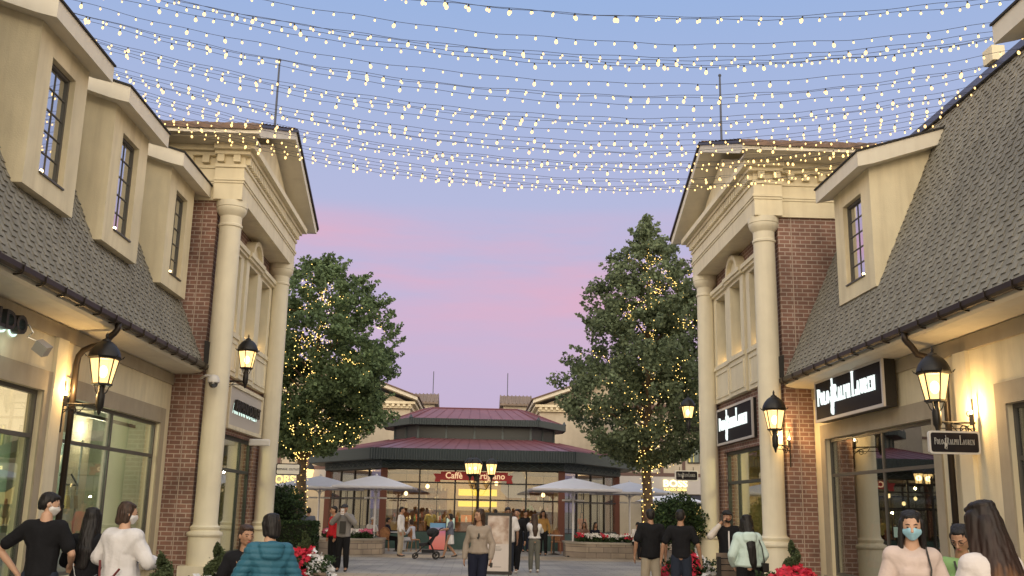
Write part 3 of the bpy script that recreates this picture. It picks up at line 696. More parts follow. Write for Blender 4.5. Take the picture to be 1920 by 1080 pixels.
lantern(-6.62, 17.72, 3.72, 1.0, -7.28, 17.72, 'large lit black lantern under the left gutter beside the drainpipe', 58)
lantern(-5.95, 25.6, 5.12, .95, -6.62, 25.6, 'lit lantern on the left pavilion between the columns, above the pale sign board', 34, False)

# drain pipes
def drain(s, y, x0, label):
    g = mir(s); m = MB()
    pts = [(g(7.43), y, 4.86), (g(7.43), y, 4.74)]+[(g(7.43+.05*k*1.0+.0), y, 4.70-.018*k*k*.5-.02*k) for k in range(1, 5)]
    pts += [(g(7.85), y, 4.42), (g(8.0), y, 4.34), (g(8.07), y, 4.24), (g(8.09), y, 4.1), (g(8.09), y, .1)]
    m.tube(pts, .055, 10)
    T = thing('drainpipe', label, 'drainpipe', (g(8.09), y, 0), 'drainpipes'); m.build('pipe', brownm, T, smooth=True)
    for z in (3.3, 1.6): MB().lathe((g(8.09), y, z), [(.07, -.025), (.07, .025)], 12).build('pipe_clamp', darkm, T)
drain(1, 16.85, 0, 'bronze drainpipe curving out of the gutter behind the large right lantern')
drain(-1, 17.95, 0, 'bronze drainpipe curving out of the gutter next to the large left lantern')

T = thing('security_camera', 'white dome security camera on an arm beside the near left column', 'security camera', (-6.28, 23.9, 4.35))
m = MB(); m.tube([(-6.62, 23.92, 4.62), (-6.45, 23.7, 4.66), (-6.2, 23.5, 4.62)], .03, 8); m.build('arm', mat('camera_white', (.6, .58, .55), .4), T)
MB().lathe((-6.2, 23.5, 4.36), [(.10, .10), (.14, .12), (.14, .2), (.09, .28), (.03, .3)], 16).build('housing', MATS['camera_white'], T, smooth='auto')
MB().ball((-6.2, 23.5, 4.46), (.11, .11, .12), 14, 8).build('dome', glassmat('smoke_dome', (.05, .05, .06), .2), T, smooth=True)
T = thing('flood_light', 'small cream box light mounted on the right roof ridge', 'light fixture', (9.7, 17.25, 10.1))
m = MB(); m.box(9.6, 9.85, 17.1, 17.45, 10.22, 10.52); m.xform(Matrix.Identity(4)); m.build('lamp_box', cream2, T)
MB().tube([(9.75, 17.3, 10.1), (9.75, 17.3, 10.24)], .03).build('bracket', darkm, T)
T = thing('wall_spotlight', 'small pale spotlight with curled arm on the left wall near the thick black letters', 'light fixture', (-7.3, 15.75, 4.2))
m = MB(); m.tube([(-7.29, 15.75, 4.36), (-7.12, 15.75, 4.40), (-7.05, 15.77, 4.29), (-7.14, 15.8, 4.22), (-7.02, 15.85, 4.17)], .016, 6); m.build('arm', mat('chrome', (.6, .58, .52), .2, metal=1), T)
m = MB(); m.box(-.11, .11, -.08, .08, -.09, .09); m.xform(Matrix.Translation((-6.96, 15.95, 4.07)) @ Matrix.Rotation(R_(35), 4, 'Y') @ Matrix.Rotation(R_(20), 4, 'X')); m.build('lamp_head', mat('spot_head', (.42, .38, .34), .6), T)
T = thing('awning_box', 'small white rounded box sticking out from the left pavilion above its shop window', 'sign', (-6.2, 29.2, 3.5))
m = MB(); m.box(-6.56, -5.95, 29.2, 29.3, 3.35, 3.55); b_ = m.build('box', mat('plain_white', (.7, .68, .66), .5), T)
bv = b_.modifiers.new('bevel', 'BEVEL'); bv.width = .04; bv.segments = 3

# ================================================================ festoon strings
def zlow_y(Y): return [(14, 40), (15, 95), (16, 143), (17, 187), (18, 226), (19, 261), (20, 293), (21, 322), (22, 348), (23, 373), (13, -22), (12, -93)]
tabl = sorted((y, Y) for Y, y in zlow_y(0))
def y2Y(y):
    for (a, A), (b_, B) in zip(tabl, tabl[1:]):
        if a <= y <= b_: return A+(B-A)*(y-a)/(b_-a)
rows_px = [-38, 29.5, 32, 79, 105, 111, 118, 123, 155, 178, 182, 195, 220, 229, 232.4, 246, 264, 272, 283, 286, 304, 307, 315, 318, 334, 339, 348, 351, 356]
bm_ = MB(); bm_.lathe((0, 0, 0), [(.011, 0), (.013, -.035), (.012, -.045)], 6, 1)
bm_.lathe((0, 0, 0), [(.012, -.043), (.022, -.06), (.027, -.08), (.022, -.10), (.008, -.113)], 7, 0)
B0 = bm_.build('bulb', [bulb_m, mat('bulb_socket', (.02, .02, .02), .5)], None, smooth=True); BULB_ME = B0.data; bpy.data.objects.remove(B0)
ORD = ['lowest', 'second', 'third', 'fourth', 'fifth', 'sixth', 'seventh', 'eighth', 'ninth', 'tenth', 'eleventh', 'twelfth', 'thirteenth', 'fourteenth', 'fifteenth', 'sixteenth', 'seventeenth', 'eighteenth', 'nineteenth', 'twentieth', 'twenty-first', 'twenty-second', 'twenty-third', 'twenty-fourth', 'twenty-fifth', 'twenty-sixth', 'twenty-seventh', 'twenty-eighth', 'twenty-ninth', 'thirtieth']
rl = random.Random(11); nstr = len(rows_px)
for i, yp in enumerate(rows_px):
    Y = y2Y(yp); dy = rl.uniform(-.15, .15); up = nstr-1-i
    lb = 'lowest string of warm festoon bulbs, nearest the pavilions' if up == 0 else ('topmost string of warm festoon bulbs, along the upper edge of the photo' if up == nstr-1 else f'string of warm festoon bulbs, {ORD[up]} counted upward from the lowest string')
    T = thing('string_lights', lb, 'string lights', (2.4, Y, 9.1), 'festoon bulb strings across the street')
    ph = rl.uniform(0, 6.28); wob = rl.uniform(.004, .012)
    def P(x):
        z = 9.1+(.0133 if x < 2.4 else .0172)*(x-2.4)**2+wob*math.sin(x*1.9+ph)+.012*math.sin(x*4.3+ph*2)
        return (x, Y+dy*(x-2.4)/8, z)
    MB().tube([P(-9.05+18.87*k/72) for k in range(73)], .0042, 5).build('cable', mat('cable_black', (.03, .03, .035), .6), T)
    x = -8.9+rl.uniform(0, .3)
    while x < 9.7:
        p = P(x); b_ = bpy.data.objects.new('bulb', BULB_ME); COL.objects.link(b_); b_.parent = T
        b_.location = Vector(p)-T.location; b_.rotation_euler = (rl.uniform(-.25, .25), rl.uniform(-.25, .25), rl.uniform(0, 6))
        kk = rl.choice((.54, .60, .64, .68, .76, 1.05)); b_.scale = (kk, kk, kk)
        x += .322+rl.uniform(-.012, .012)

# ================================================================ café pavilion
green = mat('cafe_green', (.020, .034, .036), .5, var=.15); greenl = mat('cafe_green_panel', (.035, .075, .07), .5, var=.1)
redroof = mat('red_metal_roof', (.175, .060, .072), .45, var=.12, vscale=2, spec=.6)
redpost = mat('red_brown_post', (.14, .045, .03), .5)
cafe = thing('cafe_pavilion', 'octagonal glass cafe pavilion with two-tier dark red metal roof and lit interior', 'cafe', (-.1, 50, 0))
CX = -.08
def octo(hx, dx, y0, dy, L_): # front edge at y0 half width hx; chamfer dx,dy ; straight length L_
    return [(CX-hx, y0), (CX+hx, y0), (CX+hx+dx, y0+dy), (CX+hx+dx, y0+dy+L_), (CX+hx, y0+2*dy+L_), (CX-hx, y0+2*dy+L_), (CX-hx-dx, y0+dy+L_), (CX-hx-dx, y0+dy)]
def ring_face(a, b, za, zb_, mb, mi=0):
    n = len(a); mb.add([(*p, za) for p in a]+[(*p, zb_) for p in b], [(i, (i+1) % n, n+(i+1) % n, n+i) for i in range(n)], mi)
def corr_fascia(poly, z0, z1, mb, pitch=.11, dep=.035):
    n = len(poly)
    for i in range(n):
        a, b = Vector((*poly[i], 0)), Vector((*poly[(i+1) % n], 0)); d = (b-a); Ln = d.length; d.normalize(); out = Vector((d.y, -d.x, 0))
        k = max(2, int(Ln/pitch)); vs = []; fs = []
        for j in range(k+1):
            for e, q in ((0, 0), (.5, dep)):
                p = a+d*min(Ln, (j+e)*Ln/k)+out*q
                vs += [(p.x, p.y, z0), (p.x, p.y, z1)]
        m_ = len(vs)//2
        for j in range(m_-1): fs.append((2*j, 2*j+2, 2*j+3, 2*j+1))
        mb.add(vs, fs)
E0 = octo(4.30, 3.45, 42.6, 5.7, 3.0); I0 = octo(2.75, 1.35, 46.55, 2.2, 1.6); ZI = 4.86
m = MB(); ring_face(E0, I0, 4.12, ZI, m); ring_face(E0, I0, 4.02, ZI-.1, m); m.build('lower_roof', redroof, cafe)
m = MB()
n8 = 8
for i in range(8):
    m.tube([(*E0[i], 4.14), (*I0[i], ZI+.02)], .035, 6)
    a, b = Vector(E0[i]), Vector(E0[(i+1) % 8]); c_, d_ = Vector(I0[i]), Vector(I0[(i+1) % 8]); k = max(3, int((b-a).length/.55))
    for j in range(1, k): t = j/k; p, q = a.lerp(b, t), c_.lerp(d_, t); m.tube([(p.x, p.y, 4.13), (q.x, q.y, ZI+.01)], .014, 4)
m.build('standing_seams', redroof, cafe)
m = MB(); corr_fascia(octo(4.34, 3.48, 42.55, 5.74, 3.0), 3.68, 4.14, m); m.build('corrugated_fascia', mat('cafe_fascia', (.048, .062, .068), .5), cafe)
m = MB(); ring_face(octo(4.32, 3.47, 42.58, 5.72, 3.0), octo(4.32, 3.47, 42.58, 5.72, 3.0), 3.66, 4.16, m)
ring_face(octo(4.32, 3.47, 42.58, 5.72, 3.0), octo(3.9, 3.2, 43.5, 5.4, 3.0), 3.67, 3.68, m)
P1 = octo(3.92, 3.22, 43.5, 5.42, 3.0); ring_face(P1, P1, 3.36, 3.70, m); P1b = octo(3.84, 3.16, 43.6, 5.38, 3.0); ring_face(P1b, P1b, 3.36, 3.7, m); ring_face(P1, P1b, 3.36, 3.36, m)
m.build('eaves_beam', green, cafe)
m = MB()                                                     # pierced fretwork under the eaves
for i in range(8):
    a, b = Vector(P1[i]), Vector(P1[(i+1) % 8]); d = (b-a).normalized(); o_ = Vector((d.y, -d.x))*.03; Ln = (b-a).length; k = int(Ln/.5)
    for j in range(k):
        c0 = a+d*(Ln*(j+.08)/k)+o_; c1 = a+d*(Ln*(j+.92)/k)+o_; z0, z1 = 3.42, 3.64
        m.tube([(c0.x, c0.y, z0), (c1.x, c1.y, z1)], .012, 4); m.tube([(c0.x, c0.y, z1), (c1.x, c1.y, z0)], .012, 4)
m.build('fretwork', mat('fretwork_green', (.09, .12, .12), .5), cafe)
W1 = octo(3.84, 3.14, 43.85, 5.3, 3.0)
m = MB()                                                     # glazing frame on every wall
gm = MB(); pm = MB(); sm_ = MB()
for i in range(8):
    a, b = Vector(W1[i]), Vector(W1[(i+1) % 8]); Ln = (b-a).length; d = (b-a)/Ln; o_ = Vector((d.y, -d.x))
    def blk(t0, t1, z0, z1, th, mb, off=0):
        p0, p1 = a+d*t0, a+d*t1; q = o_*(th/2); c_ = o_*off
        mb.hexa([(p0.x+q.x+c_.x, p0.y+q.y+c_.y, z0), (p1.x+q.x+c_.x, p1.y+q.y+c_.y, z0), (p1.x-q.x+c_.x, p1.y-q.y+c_.y, z0), (p0.x-q.x+c_.x, p0.y-q.y+c_.y, z0), (p0.x+q.x+c_.x, p0.y+q.y+c_.y, z1), (p1.x+q.x+c_.x, p1.y+q.y+c_.y, z1), (p1.x-q.x+c_.x, p1.y-q.y+c_.y, z1), (p0.x-q.x+c_.x, p0.y-q.y+c_.y, z1)])
    k = max(2, round(Ln/1.52)) if i else 5
    for j in range(k+1):
        if 0 < j < k: blk(Ln*j/k-.035, Ln*j/k+.035, .72, 3.36, .09, m)
    for z in (.72, 2.08, 2.78, 3.34): blk(.1, Ln-.1, z-.03, z+.03, .07, m)
    for j in range(k*2):
        if j % 2: blk(Ln*j/(2*k)-.012, Ln*j/(2*k)+.012, .75, 2.78, .04, m)
    blk(.1, Ln-.1, .74, 3.34, .008, gm)
    blk(.1, Ln-.1, 0, .70, .12, pm)
    for j in range(k): blk(Ln*j/k+.15, Ln*(j+1)/k-.15, .12, .58, .03, pm, .07)
    MB().box(a.x-.14, a.x+.14, a.y-.14, a.y+.14, 0, 3.4).build('corner_post', redpost, cafe)
m.build('glazing_frame', darkm, cafe); gm.build('glass', glassmat('cafe_glass', (.88, .9, .88), .02), cafe); pm.build('base_panel', greenl, cafe)
U0 = octo(2.62, 1.25, 46.7, 2.1, 1.6); m = MB(); ring_face(U0, U0, 4.6, 5.50, m); 
m.build('clerestory_wall', mat('clerestory_panel', (.026, .034, .040), .35), cafe)
m = MB()
for i in range(8):
    a, b = Vector(U0[i]), Vector(U0[(i+1) % 8]); k = 4 if i in (0, 4) else 2
    for j in range(k): p = a.lerp(b, j/k); MB().box(p.x-.045, p.x+.045, p.y-.045, p.y+.045, 4.7, 5.5).build('clerestory_mullion', mat('clerestory_mullion', (.10, .13, .14), .5), cafe)
E2 = octo(2.95, 1.4, 46.2, 2.35, 1.6); I2 = octo(2.05, .5, 48.0, .9, 1.2)
m = MB(); ring_face(E2, I2, 5.72, 6.40, m); m.add([(*p, 6.40) for p in I2], [tuple(range(8))])
for i in range(8):
    a, b = Vector(E2[i]), Vector(E2[(i+1) % 8]); c_, d_ = Vector(I2[i]), Vector(I2[(i+1) % 8]); k = max(3, int((b-a).length/.5))
    m.tube([(*E2[i], 5.74), (*I2[i], 6.42)], .03, 6); m.tube([(*I2[i], 6.42), (*I2[(i+1) % 8], 6.42)], .03, 6)
    for j in range(1, k): t = j/k; p, q = a.lerp(b, t), c_.lerp(d_, t); m.tube([(p.x, p.y, 5.73), (q.x, q.y, 6.41)], .012, 4)
m.build('upper_roof', redroof, cafe)
m = MB(); corr_fascia(octo(2.98, 1.42, 46.16, 2.38, 1.6), 5.46, 5.76, m); ring_face(E2, E2, 5.45, 5.75, m); ring_face(E2, U0, 5.47, 5.47, m)
for p in E2: m.lathe((p[0], p[1], 5.72), [(.08, 0), (.10, .05), (.05, .12), (.02, .2)], 6)
m.build('upper_fascia', MATS['cafe_fascia'], cafe)
# interior
m = MB(); m.box(-4.4, 4.3, 52.5, 52.7, 0, 3.6); m.box(-6.6, 6.4, 55.5, 55.7, 0, 3.6); m.build('interior_wall', mat('cafe_wall', (.46, .34, .20), .8, var=.1), cafe)
MB().prism(octo(3.7, 3.0, 44.0, 5.2, 3.0), 'z', 3.40, 3.46).build('ceiling', mat('cafe_ceiling', (.34, .30, .27), .8), cafe)
MB().prism(octo(3.7, 3.0, 44.0, 5.2, 3.0), 'z', .004, .03).build('floor', floor_w, cafe)
yb = emit('menu_board_glow', (1, .62, .06), 1.5)
m = MB()
for x0, x1 in ((-.75, .12), (.18, 1.05)):
    m.box(x0, x1, 47.5, 47.56, 2.30, 2.60); m.box(x0, x1, 47.5, 47.56, 1.80, 2.05)
m.build('menu_board', yb, cafe)
m = MB(); m.box(-3.3, 3.0, 46.6, 47.3, 0, 1.05); m.box(-3.35, 3.05, 46.55, 47.35, 1.05, 1.1); m.build('counter', mat('counter_wood', (.20, .09, .04), .5, var=.2), cafe)
rc = random.Random(3); jm = [mat('jar_%d' % k, c, .3) for k, c in enumerate(((.55, .42, .2), (.4, .12, .06), (.6, .55, .45), (.12, .2, .08)))]
for k in range(45):
    x = rc.uniform(-3.2, 2.9); h = rc.uniform(.08, .3); MB().lathe((x, rc.uniform(46.7, 47.2), 1.1), [(.05, 0), (.06, h*.6), (.03, h), (.02, h+.03)], 7).build('jar', rc.choice(jm), cafe)
m = MB()
for k in range(4): m.box(-4.2, -1.4, 52.1, 52.45, 1.2+.45*k, 1.23+.45*k); m.box(1.6, 4.1, 52.1, 52.45, 1.2+.45*k, 1.23+.45*k)
m.box(-4.2, -1.4, 52.45, 52.49, 1.0, 2.7); m.box(1.6, 4.1, 52.45, 52.49, 1.0, 2.7); m.build('back_shelves', MATS['counter_wood'], cafe)
for k in range(50):
    z = 1.23+.45*rc.randrange(4); x = rc.choice((rc.uniform(-4.1, -1.5), rc.uniform(1.7, 4.0))); h = rc.uniform(.12, .3); MB().lathe((x, 52.25, z), [(.05, 0), (.05, h*.7), (.02, h)], 6).build('bottle', rc.choice(jm), cafe)
m = MB(); m.box(-.6, -.1, 46.9, 47.2, 1.12, 1.42); m.box(.35, .85, 46.9, 47.2, 1.12, 1.36); m.build('display_case', emit('display_orange', (1, .33, .08), .7), cafe)
for k, (x, y, z) in enumerate(((-2.1, 45.2, 2.62), (-3.1, 46, 2.3), (1.95, 45.3, 2.55), (.95, 44.9, 2.8), (3.1, 45.8, 2.35), (-5.2, 49.5, 2.6), (5.0, 49.5, 2.6))):
    T = thing('pendant_lamp', ['glowing pendant left of the cafe menu boards', 'small pendant over the cafe counter, far left', 'small pendant right of the cafe menu boards', 'high small pendant near the cafe sign', 'small pendant near the right cafe corner post', 'pendant in the left wing of the cafe', 'pendant in the right wing of the cafe'][k], 'pendant lamp', (x, y, z), 'pendant lamps in the cafe')
    MB().lathe((x, y, z), [(.02, .12), (.07, .08), (.09, 0), (.05, -.06), (.0, -.08)], 10).build('lamp_glass', emit('pendant_glow', (1, .68, .28), 5) if 'pendant_glow' not in MATS else MATS['pendant_glow'], T)
    MB().tube([(x, y, z+.1), (x, y, 3.4)], .008, 4).build('cord', darkm, T)
for x, y, e in ((-2.2, 45.8, 34), (1.9, 45.9, 34), (-5, 49, 34), (4.9, 49, 34), (0, 50.5, 110), (-2.6, 46.2, 30), (0, 46.0, 30), (2.4, 46.2, 30)): plight('cafe_light', (x, y, 3.1 if e > 30 else 1.9), e, (1, .68, .32), .05, cafe)  # the low ones are fill lamps added to brighten the counter
# ribbon sign
T = thing('cafe_sign', 'dark red ribbon sign with cream lettering hung inside the cafe front', 'sign', (CX, 43.7, 3.05))
pr = [(-1.66, -.20), (-1.42, -.20), (-1.42, -.12), (1.45, -.12), (1.45, -.22), (1.72, -.22), (1.66, -.05), (1.72, .12), (1.5, .12), (1.5, .24), (-1.4, .24), (-1.4, .14), (-1.72, .14), (-1.62, -.03)]
m = MB(); m.prism([(CX+a, 3.02+b) for a, b in pr], 'y', 43.70, 43.74); m.build('ribbon', mat('ribbon_red', (.36, .03, .035), .6), T)
for tx, x in (('Caff\u00e8', -.83), ('Artigiano', .72)):
    t = text_mesh(tx, .37, .02, .95, bold=.006); t.v = [(v[0]+CX+x, v[1]+43.68, v[2]+3.08) for v in t.v]; t.build('lettering', emit('cream_letter', (1, .66, .36), .95) if 'cream_letter' not in MATS else MATS['cream_letter'], T)
m = MB(); pts = [(CX+1.25, 2.95), (CX+1.8, 3.33), (CX+2.1, 3.3), (CX+2.35, 2.8), (CX+2.5, 2.2), (CX+1.5, 2.2), (CX+1.2, 2.5)]
m.prism(pts, 'y', 43.92, 43.94); m.build('window_graphic', mat('grey_graphic', (.42, .36, .36), .8), T)

# ================================================================ umbrellas
canv = mat('umbrella_canvas', (.60, .61, .68), .8, var=.03); polem = mat('umbrella_pole', (.60, .60, .62), .4, metal=.1)
def umbrella(x, y, zt, hw, label, canvas=None, base=0, ang=0):
    T = thing('patio_umbrella', label, 'umbrella', (x, y, 0), 'patio umbrellas')
    c, s = math.cos(R_(ang)), math.sin(R_(ang)); m = MB(); ze = zt-.42; nseg = 8; vs = []; fs = []
    cor = [Vector((sx*hw, sy*hw, 0)) for sx, sy in ((-1, -1), (1, -1), (1, 1), (-1, 1))]
    ringn = 4*nseg; lv = 6
    for j in range(lv+1):
        t = j/lv
        for i in range(4):
            for k in range(nseg):
                u = k/nseg; p = cor[i].lerp(cor[(i+1) % 4], u)*(.03+.97*t)
                sag = .05*math.sin(math.pi*t)*math.sin(math.pi*u); z = zt-(zt-ze)*t**1.12-sag
                vs.append((x+p.x*c-p.y*s, y+p.x*s+p.y*c, z))
    for j in range(lv):
        for i in range(ringn): fs.append((j*ringn+i, j*ringn+(i+1) % ringn, (j+1)*ringn+(i+1) % ringn, (j+1)*ringn+i))
    k0 = lv*ringn; k1 = len(vs)
    for i in range(ringn): v = vs[k0+i]; vs.append((v[0], v[1], v[2]-.09))
    for i in range(ringn): fs.append((k0+i, k0+(i+1) % ringn, k1+(i+1) % ringn, k1+i))
    fs.append(tuple(range(ringn))); m.add(vs, fs)
    o = m.build('canopy', canvas or canv, T, smooth='auto'); sd_ = o.modifiers.new('solid', 'SOLIDIFY'); sd_.thickness = .012
    m = MB(); m.tube([(x, y, base), (x, y, zt-.02)], .038, 10); m.ball((x, y, zt+.03), .045); m.build('pole', polem, T)
    for q in cor+[(cor[i]+cor[(i+1) % 4])/2 for i in range(4)]:
        q = Vector((q.x*c-q.y*s, q.x*s+q.y*c, 0)); m = MB()
        m.tube([(x, y, zt-.05), (x+q.x*.97, y+q.y*.97, ze-.02)], .014, 5); m.tube([(x, y, zt-.62), (x+q.x*.48, y+q.y*.48, zt-.28)], .012, 5); m.build('rib', polem, T)
    m = MB(); m.lathe((x, y, zt-.62), [(.07, -.05), (.07, .05)], 10); m.box(x-.42, x-.10, y-.05, y+.05, zt-.86, zt-.80); m.box(x+.10, x+.42, y-.05, y+.05, zt-.86, zt-.80); m.tube([(x-.35, y, zt-.83), (x+.35, y, zt-.83)], .015); m.build('heater_arms', polem, T)
    MB().lathe((x, y, base), [(.28, 0), (.28, .05), (.1, .08)], 16).build('base', darkm, T)
    return T
umbrella(-3.70, 38.2, 2.86, 1.46, 'pale square umbrella in front of the cafe, left of its sign')
umbrella(-6.1, 40.2, 2.84, 1.58, 'pale square umbrella beside the left light-wrapped trunk')
umbrella(3.78, 38.8, 2.92, 1.66, 'pale square umbrella in front of the cafe, right of its sign')
umbrella(6.35, 41.4, 2.90, 1.5, 'pale square umbrella just left of the right light-wrapped trunk')
umbrella(8.9, 46.2, 2.62, 1.35, 'low pale umbrella below the glowing shop name, right of the right trunk')

# ================================================================ street lamp with several lanterns
T = thing('street_lamp', 'tall lamp post with a cluster of four lit lanterns in front of the cafe sign', 'street lamp', (.12, 36, 0))
m = MB(); m.lathe((.12, 36, 0), [(.16, 0), (.16, .3), (.09, .4), (.07, .9), (.055, 1.0), (.045, 2.3), (.06, 2.35), (.04, 2.45), (.04, 3.0), (.06, 3.06), (.01, 3.2)], 14); m.build('post', darkm, T, smooth='auto')
for dx, dy in ((-.30, -.2), (-.06, .36), (.46, .0), (-.12, -.42)):
    cx, cy, zb = .12+dx, 36+dy, 2.90; k = .62; lo = [(cx+.12*math.cos(R_(60*i)), cy+.12*math.sin(R_(60*i)), zb) for i in range(6)]; hi = [(cx+.19*math.cos(R_(60*i)), cy+.19*math.sin(R_(60*i)), zb+.36) for i in range(6)]
    ln = MB(); ln.add(lo+hi, [(i, (i+1) % 6, 6+(i+1) % 6, 6+i) for i in range(6)]); l_ = ln.build('lantern', lamp_pane, T)
    q = MB()
    for i in range(6): q.tube([lo[i], hi[i]], .01, 4)
    q.lathe((cx, cy, zb), [(.21, .36), (.2, .42), (.12, .52), (.03, .58), (.01, .66)], 12); q.lathe((cx, cy, zb), [(.02, -.25), (.05, -.1), (.13, -.02), (.13, .01)], 8)
    q.tube([(.12, 36, 2.40), (.12+dx*.6, 36+dy*.6, 2.38), (cx, cy, 2.66)], .018, 6); q.build('frame', darkm, l_)
    MB().ball((cx, cy, zb+.2), .05).build('bulb', lamp_hot, l_)
    plight('lantern_light', (cx, cy, zb+.2), 16, (1, .66, .3), .1, l_)
# ================================================================ trees
import numpy as np
def leafmat(name, col, isl=.45):
    m = mat(name, col, .75, var=.25, vscale=1.2, island=isl, spec=.25); t = m.node_tree; b = t.nodes['Principled BSDF']
    out = t.nodes['Material Output']; tl = N(t, 'ShaderNodeBsdfTranslucent'); mx = N(t, 'ShaderNodeMixShader'); mx.inputs[0].default_value = .3
    src = b.inputs['Base Color'].links[0].from_socket; t.links.new(src, tl.inputs[0])
    t.links.new(b.outputs[0], mx.inputs[1]); t.links.new(tl.outputs[0], mx.inputs[2]); t.links.new(mx.outputs[0], out.inputs[0]); return m
leaf_a = leafmat('leaf_green', (.16, .225, .11)); leaf_b = leafmat('leaf_grey_green', (.18, .225, .13)); leaf_d = leafmat('shrub_leaf', (.04, .07, .028)); leaf_t = leafmat('topiary_leaf', (.10, .13, .06))
bark = mat('tree_bark', (.12, .085, .055), .9, var=.3, vscale=8, bump=.6, bscale=20)
def leaf_cloud(centres, radii, counts, size, rs, squash=.75):
    cs = np.repeat(np.array(centres), counts, axis=0); rr = np.repeat(np.array(radii), counts)[:, None]
    n = len(cs); d = rs.normal(size=(n, 3)); d /= np.linalg.norm(d, axis=1)[:, None]
    p = cs+d*rr*(rs.random((n, 1))**.45)*np.array([1, 1, squash])
    nrm = rs.normal(size=(n, 3))+np.array([0, -.2, .5]); nrm /= np.linalg.norm(nrm, axis=1)[:, None]
    t = np.cross(nrm, rs.normal(size=(n, 3))); t /= np.linalg.norm(t, axis=1)[:, None]; b = np.cross(nrm, t)
    s = (size*(.6+.8*rs.random((n, 1)))); w = s*.45
    q = np.stack([p-t*s*.5, p+b*w, p+t*s*.55, p-b*w], axis=1).reshape(-1, 3); return q
def leaf_obj(name, q, m, parent):
    n = len(q)//4; me = bpy.data.meshes.new(name); off = np.array(wloc(parent) if parent else (0, 0, 0))
    me.vertices.add(4*n); me.vertices.foreach_set('co', (q-off).astype('f').ravel())
    me.loops.add(4*n); me.loops.foreach_set('vertex_index', np.arange(4*n, dtype='i'))
    me.polygons.add(n); me.polygons.foreach_set('loop_start', np.arange(0, 4*n, 4, dtype='i')); me.polygons.foreach_set('loop_total', np.full(n, 4, dtype='i'))
    me.materials.append(m); me.update(); me.validate()
    o = bpy.data.objects.new(name, me); COL.objects.link(o)
    if parent: o.parent = parent
    return o
def prof_r(prof, z):
    for (a, A), (b, B) in zip(prof, prof[1:]):
        if a <= z <= b: return A+(B-A)*(z-a)/(b-a)
    return .1
def big_tree(tx, ty, cx, prof, label, lm, seed, nclump, per, fill):
    T = thing('tree', label, 'tree', (tx, ty, 0), 'trees wrapped in fairy lights'); rs = np.random.RandomState(seed); rn = random.Random(seed)
    z0, z1 = prof[0][0], prof[-1][0]
    def axis(z): t = max(0, (z-z0)/(z1-z0)); return Vector((tx+(cx-tx)*min(1, t*1.6)+.05*math.sin(z*1.3), ty, z))
    m = MB(); zs = [0, .3, 1, 2, 3, 4, 5.5, 7, 9, z1-1.2]; m.tube([axis(z) if z > 3 else Vector((tx+.06*math.sin(z*1.1), ty, z)) for z in zs], [.30, .24, .20, .185, .175, .16, .12, .09, .05, .02], 12)
    m.build('trunk', bark, T, smooth=True)
    limbs = []; m = MB()
    for k in range(34):
        z = z0-.3+(z1-z0-.8)*(k+.5)/34; a = k*2.4+rn.uniform(-.4, .4); r = prof_r(prof, min(z1-.1, z+.9))*rn.uniform(.6, .92)
        p0 = axis(z); e = p0+Vector((math.cos(a)*r, math.sin(a)*r, .45*r+rn.uniform(-.2, .4))); mid = p0.lerp(e, .5)+Vector((0, 0, .12*r))
        m.tube([p0, mid, e], [.06*(1.2-k/40), .035, .012], 6); limbs.append((p0, mid, e))
    m.build('branches', bark, T)
    cs, rr, cn = [], [], []; i = 0
    while len(cs) < nclump:
        z = z0+(z1-z0)*rn.random()**1.0; R = prof_r(prof, z); a = rn.uniform(0, 2*math.pi)
        if rn.random() > (R+.3)/4: continue
        lump = 1+.16*math.sin(a*3+z*1.3+seed)+.12*math.sin(a*5-z*2.1)
        f = (fill+(1-fill)*rn.random()**.5); r = R*f*lump; ax = axis(z)
        if noise.noise(Vector((ax.x+r*math.cos(a), r*math.sin(a), z))*.55+Vector((seed, 0, 0))) < -.20 and f > .6: continue
        cs.append((ax.x+r*math.cos(a), ty+r*math.sin(a), z)); k = rn.uniform(.2, .5)*(.7 if z > z1-2.5 else 1); rr.append(k); cn.append(int(per*(k/.4)**2*rn.uniform(.35, 1.4)))
    # twigs poking out of the outline
    for k in range(nclump//5):
        z = z0+(z1-z0)*rn.random(); R = prof_r(prof, z); a = rn.uniform(0, 6.28); ax = axis(z); L_ = R*rn.uniform(1.0, 1.2)
        for j in range(3): f = (L_-j*.22); cs.append((ax.x+f*math.cos(a), ty+f*math.sin(a), z+.12*(3-j))); rr.append(.13+.05*j); cn.append(12+6*j)
    q = leaf_cloud(cs, rr, cn, .125, rs); leaf_obj('crown', q, lm, T)
    # fairy lights
    F = thing('fairy_lights', 'yellow fairy lights wound up the '+('left' if tx < 0 else 'right')+' trunk and through its crown', 'fairy lights', (tx, ty, 0), 'fairy lights in the trees')
    pts = []; n = 118
    for k in range(n):
        z = .25+4.2*k/n+rn.uniform(-.03, .03); a = k*1.13; pts.append(Vector((tx+.06*math.sin(z*1.1)+.235*math.cos(a), ty+.235*math.sin(a), z)))
    for (p0, mid, e) in limbs:
        for j in range(rn.choice((14, 20, 28))):
            t = rn.random(); c = p0.lerp(mid, t*2) if t < .5 else mid.lerp(e, t*2-1); c = c+Vector((rn.gauss(0, .12), -abs(rn.gauss(0, .35))-.05, rn.gauss(0, .12))); pts.append(c)
    for k in range(13):                                     # loose runs of bulbs on the camera side of the crown
        z = z0+(z1-z0)*rn.uniform(.05, .7); R = prof_r(prof, z)*.86; a = rn.uniform(-2.6, -.5)
        for j in range(rn.choice((16, 22, 30))):
            a += rn.gauss(.05, .08); z += rn.gauss(0, .16); ax = axis(z); pts.append(Vector((ax.x+R*math.cos(a)*rn.uniform(.9, 1.05), ty+R*math.sin(a)*1.08, z)))
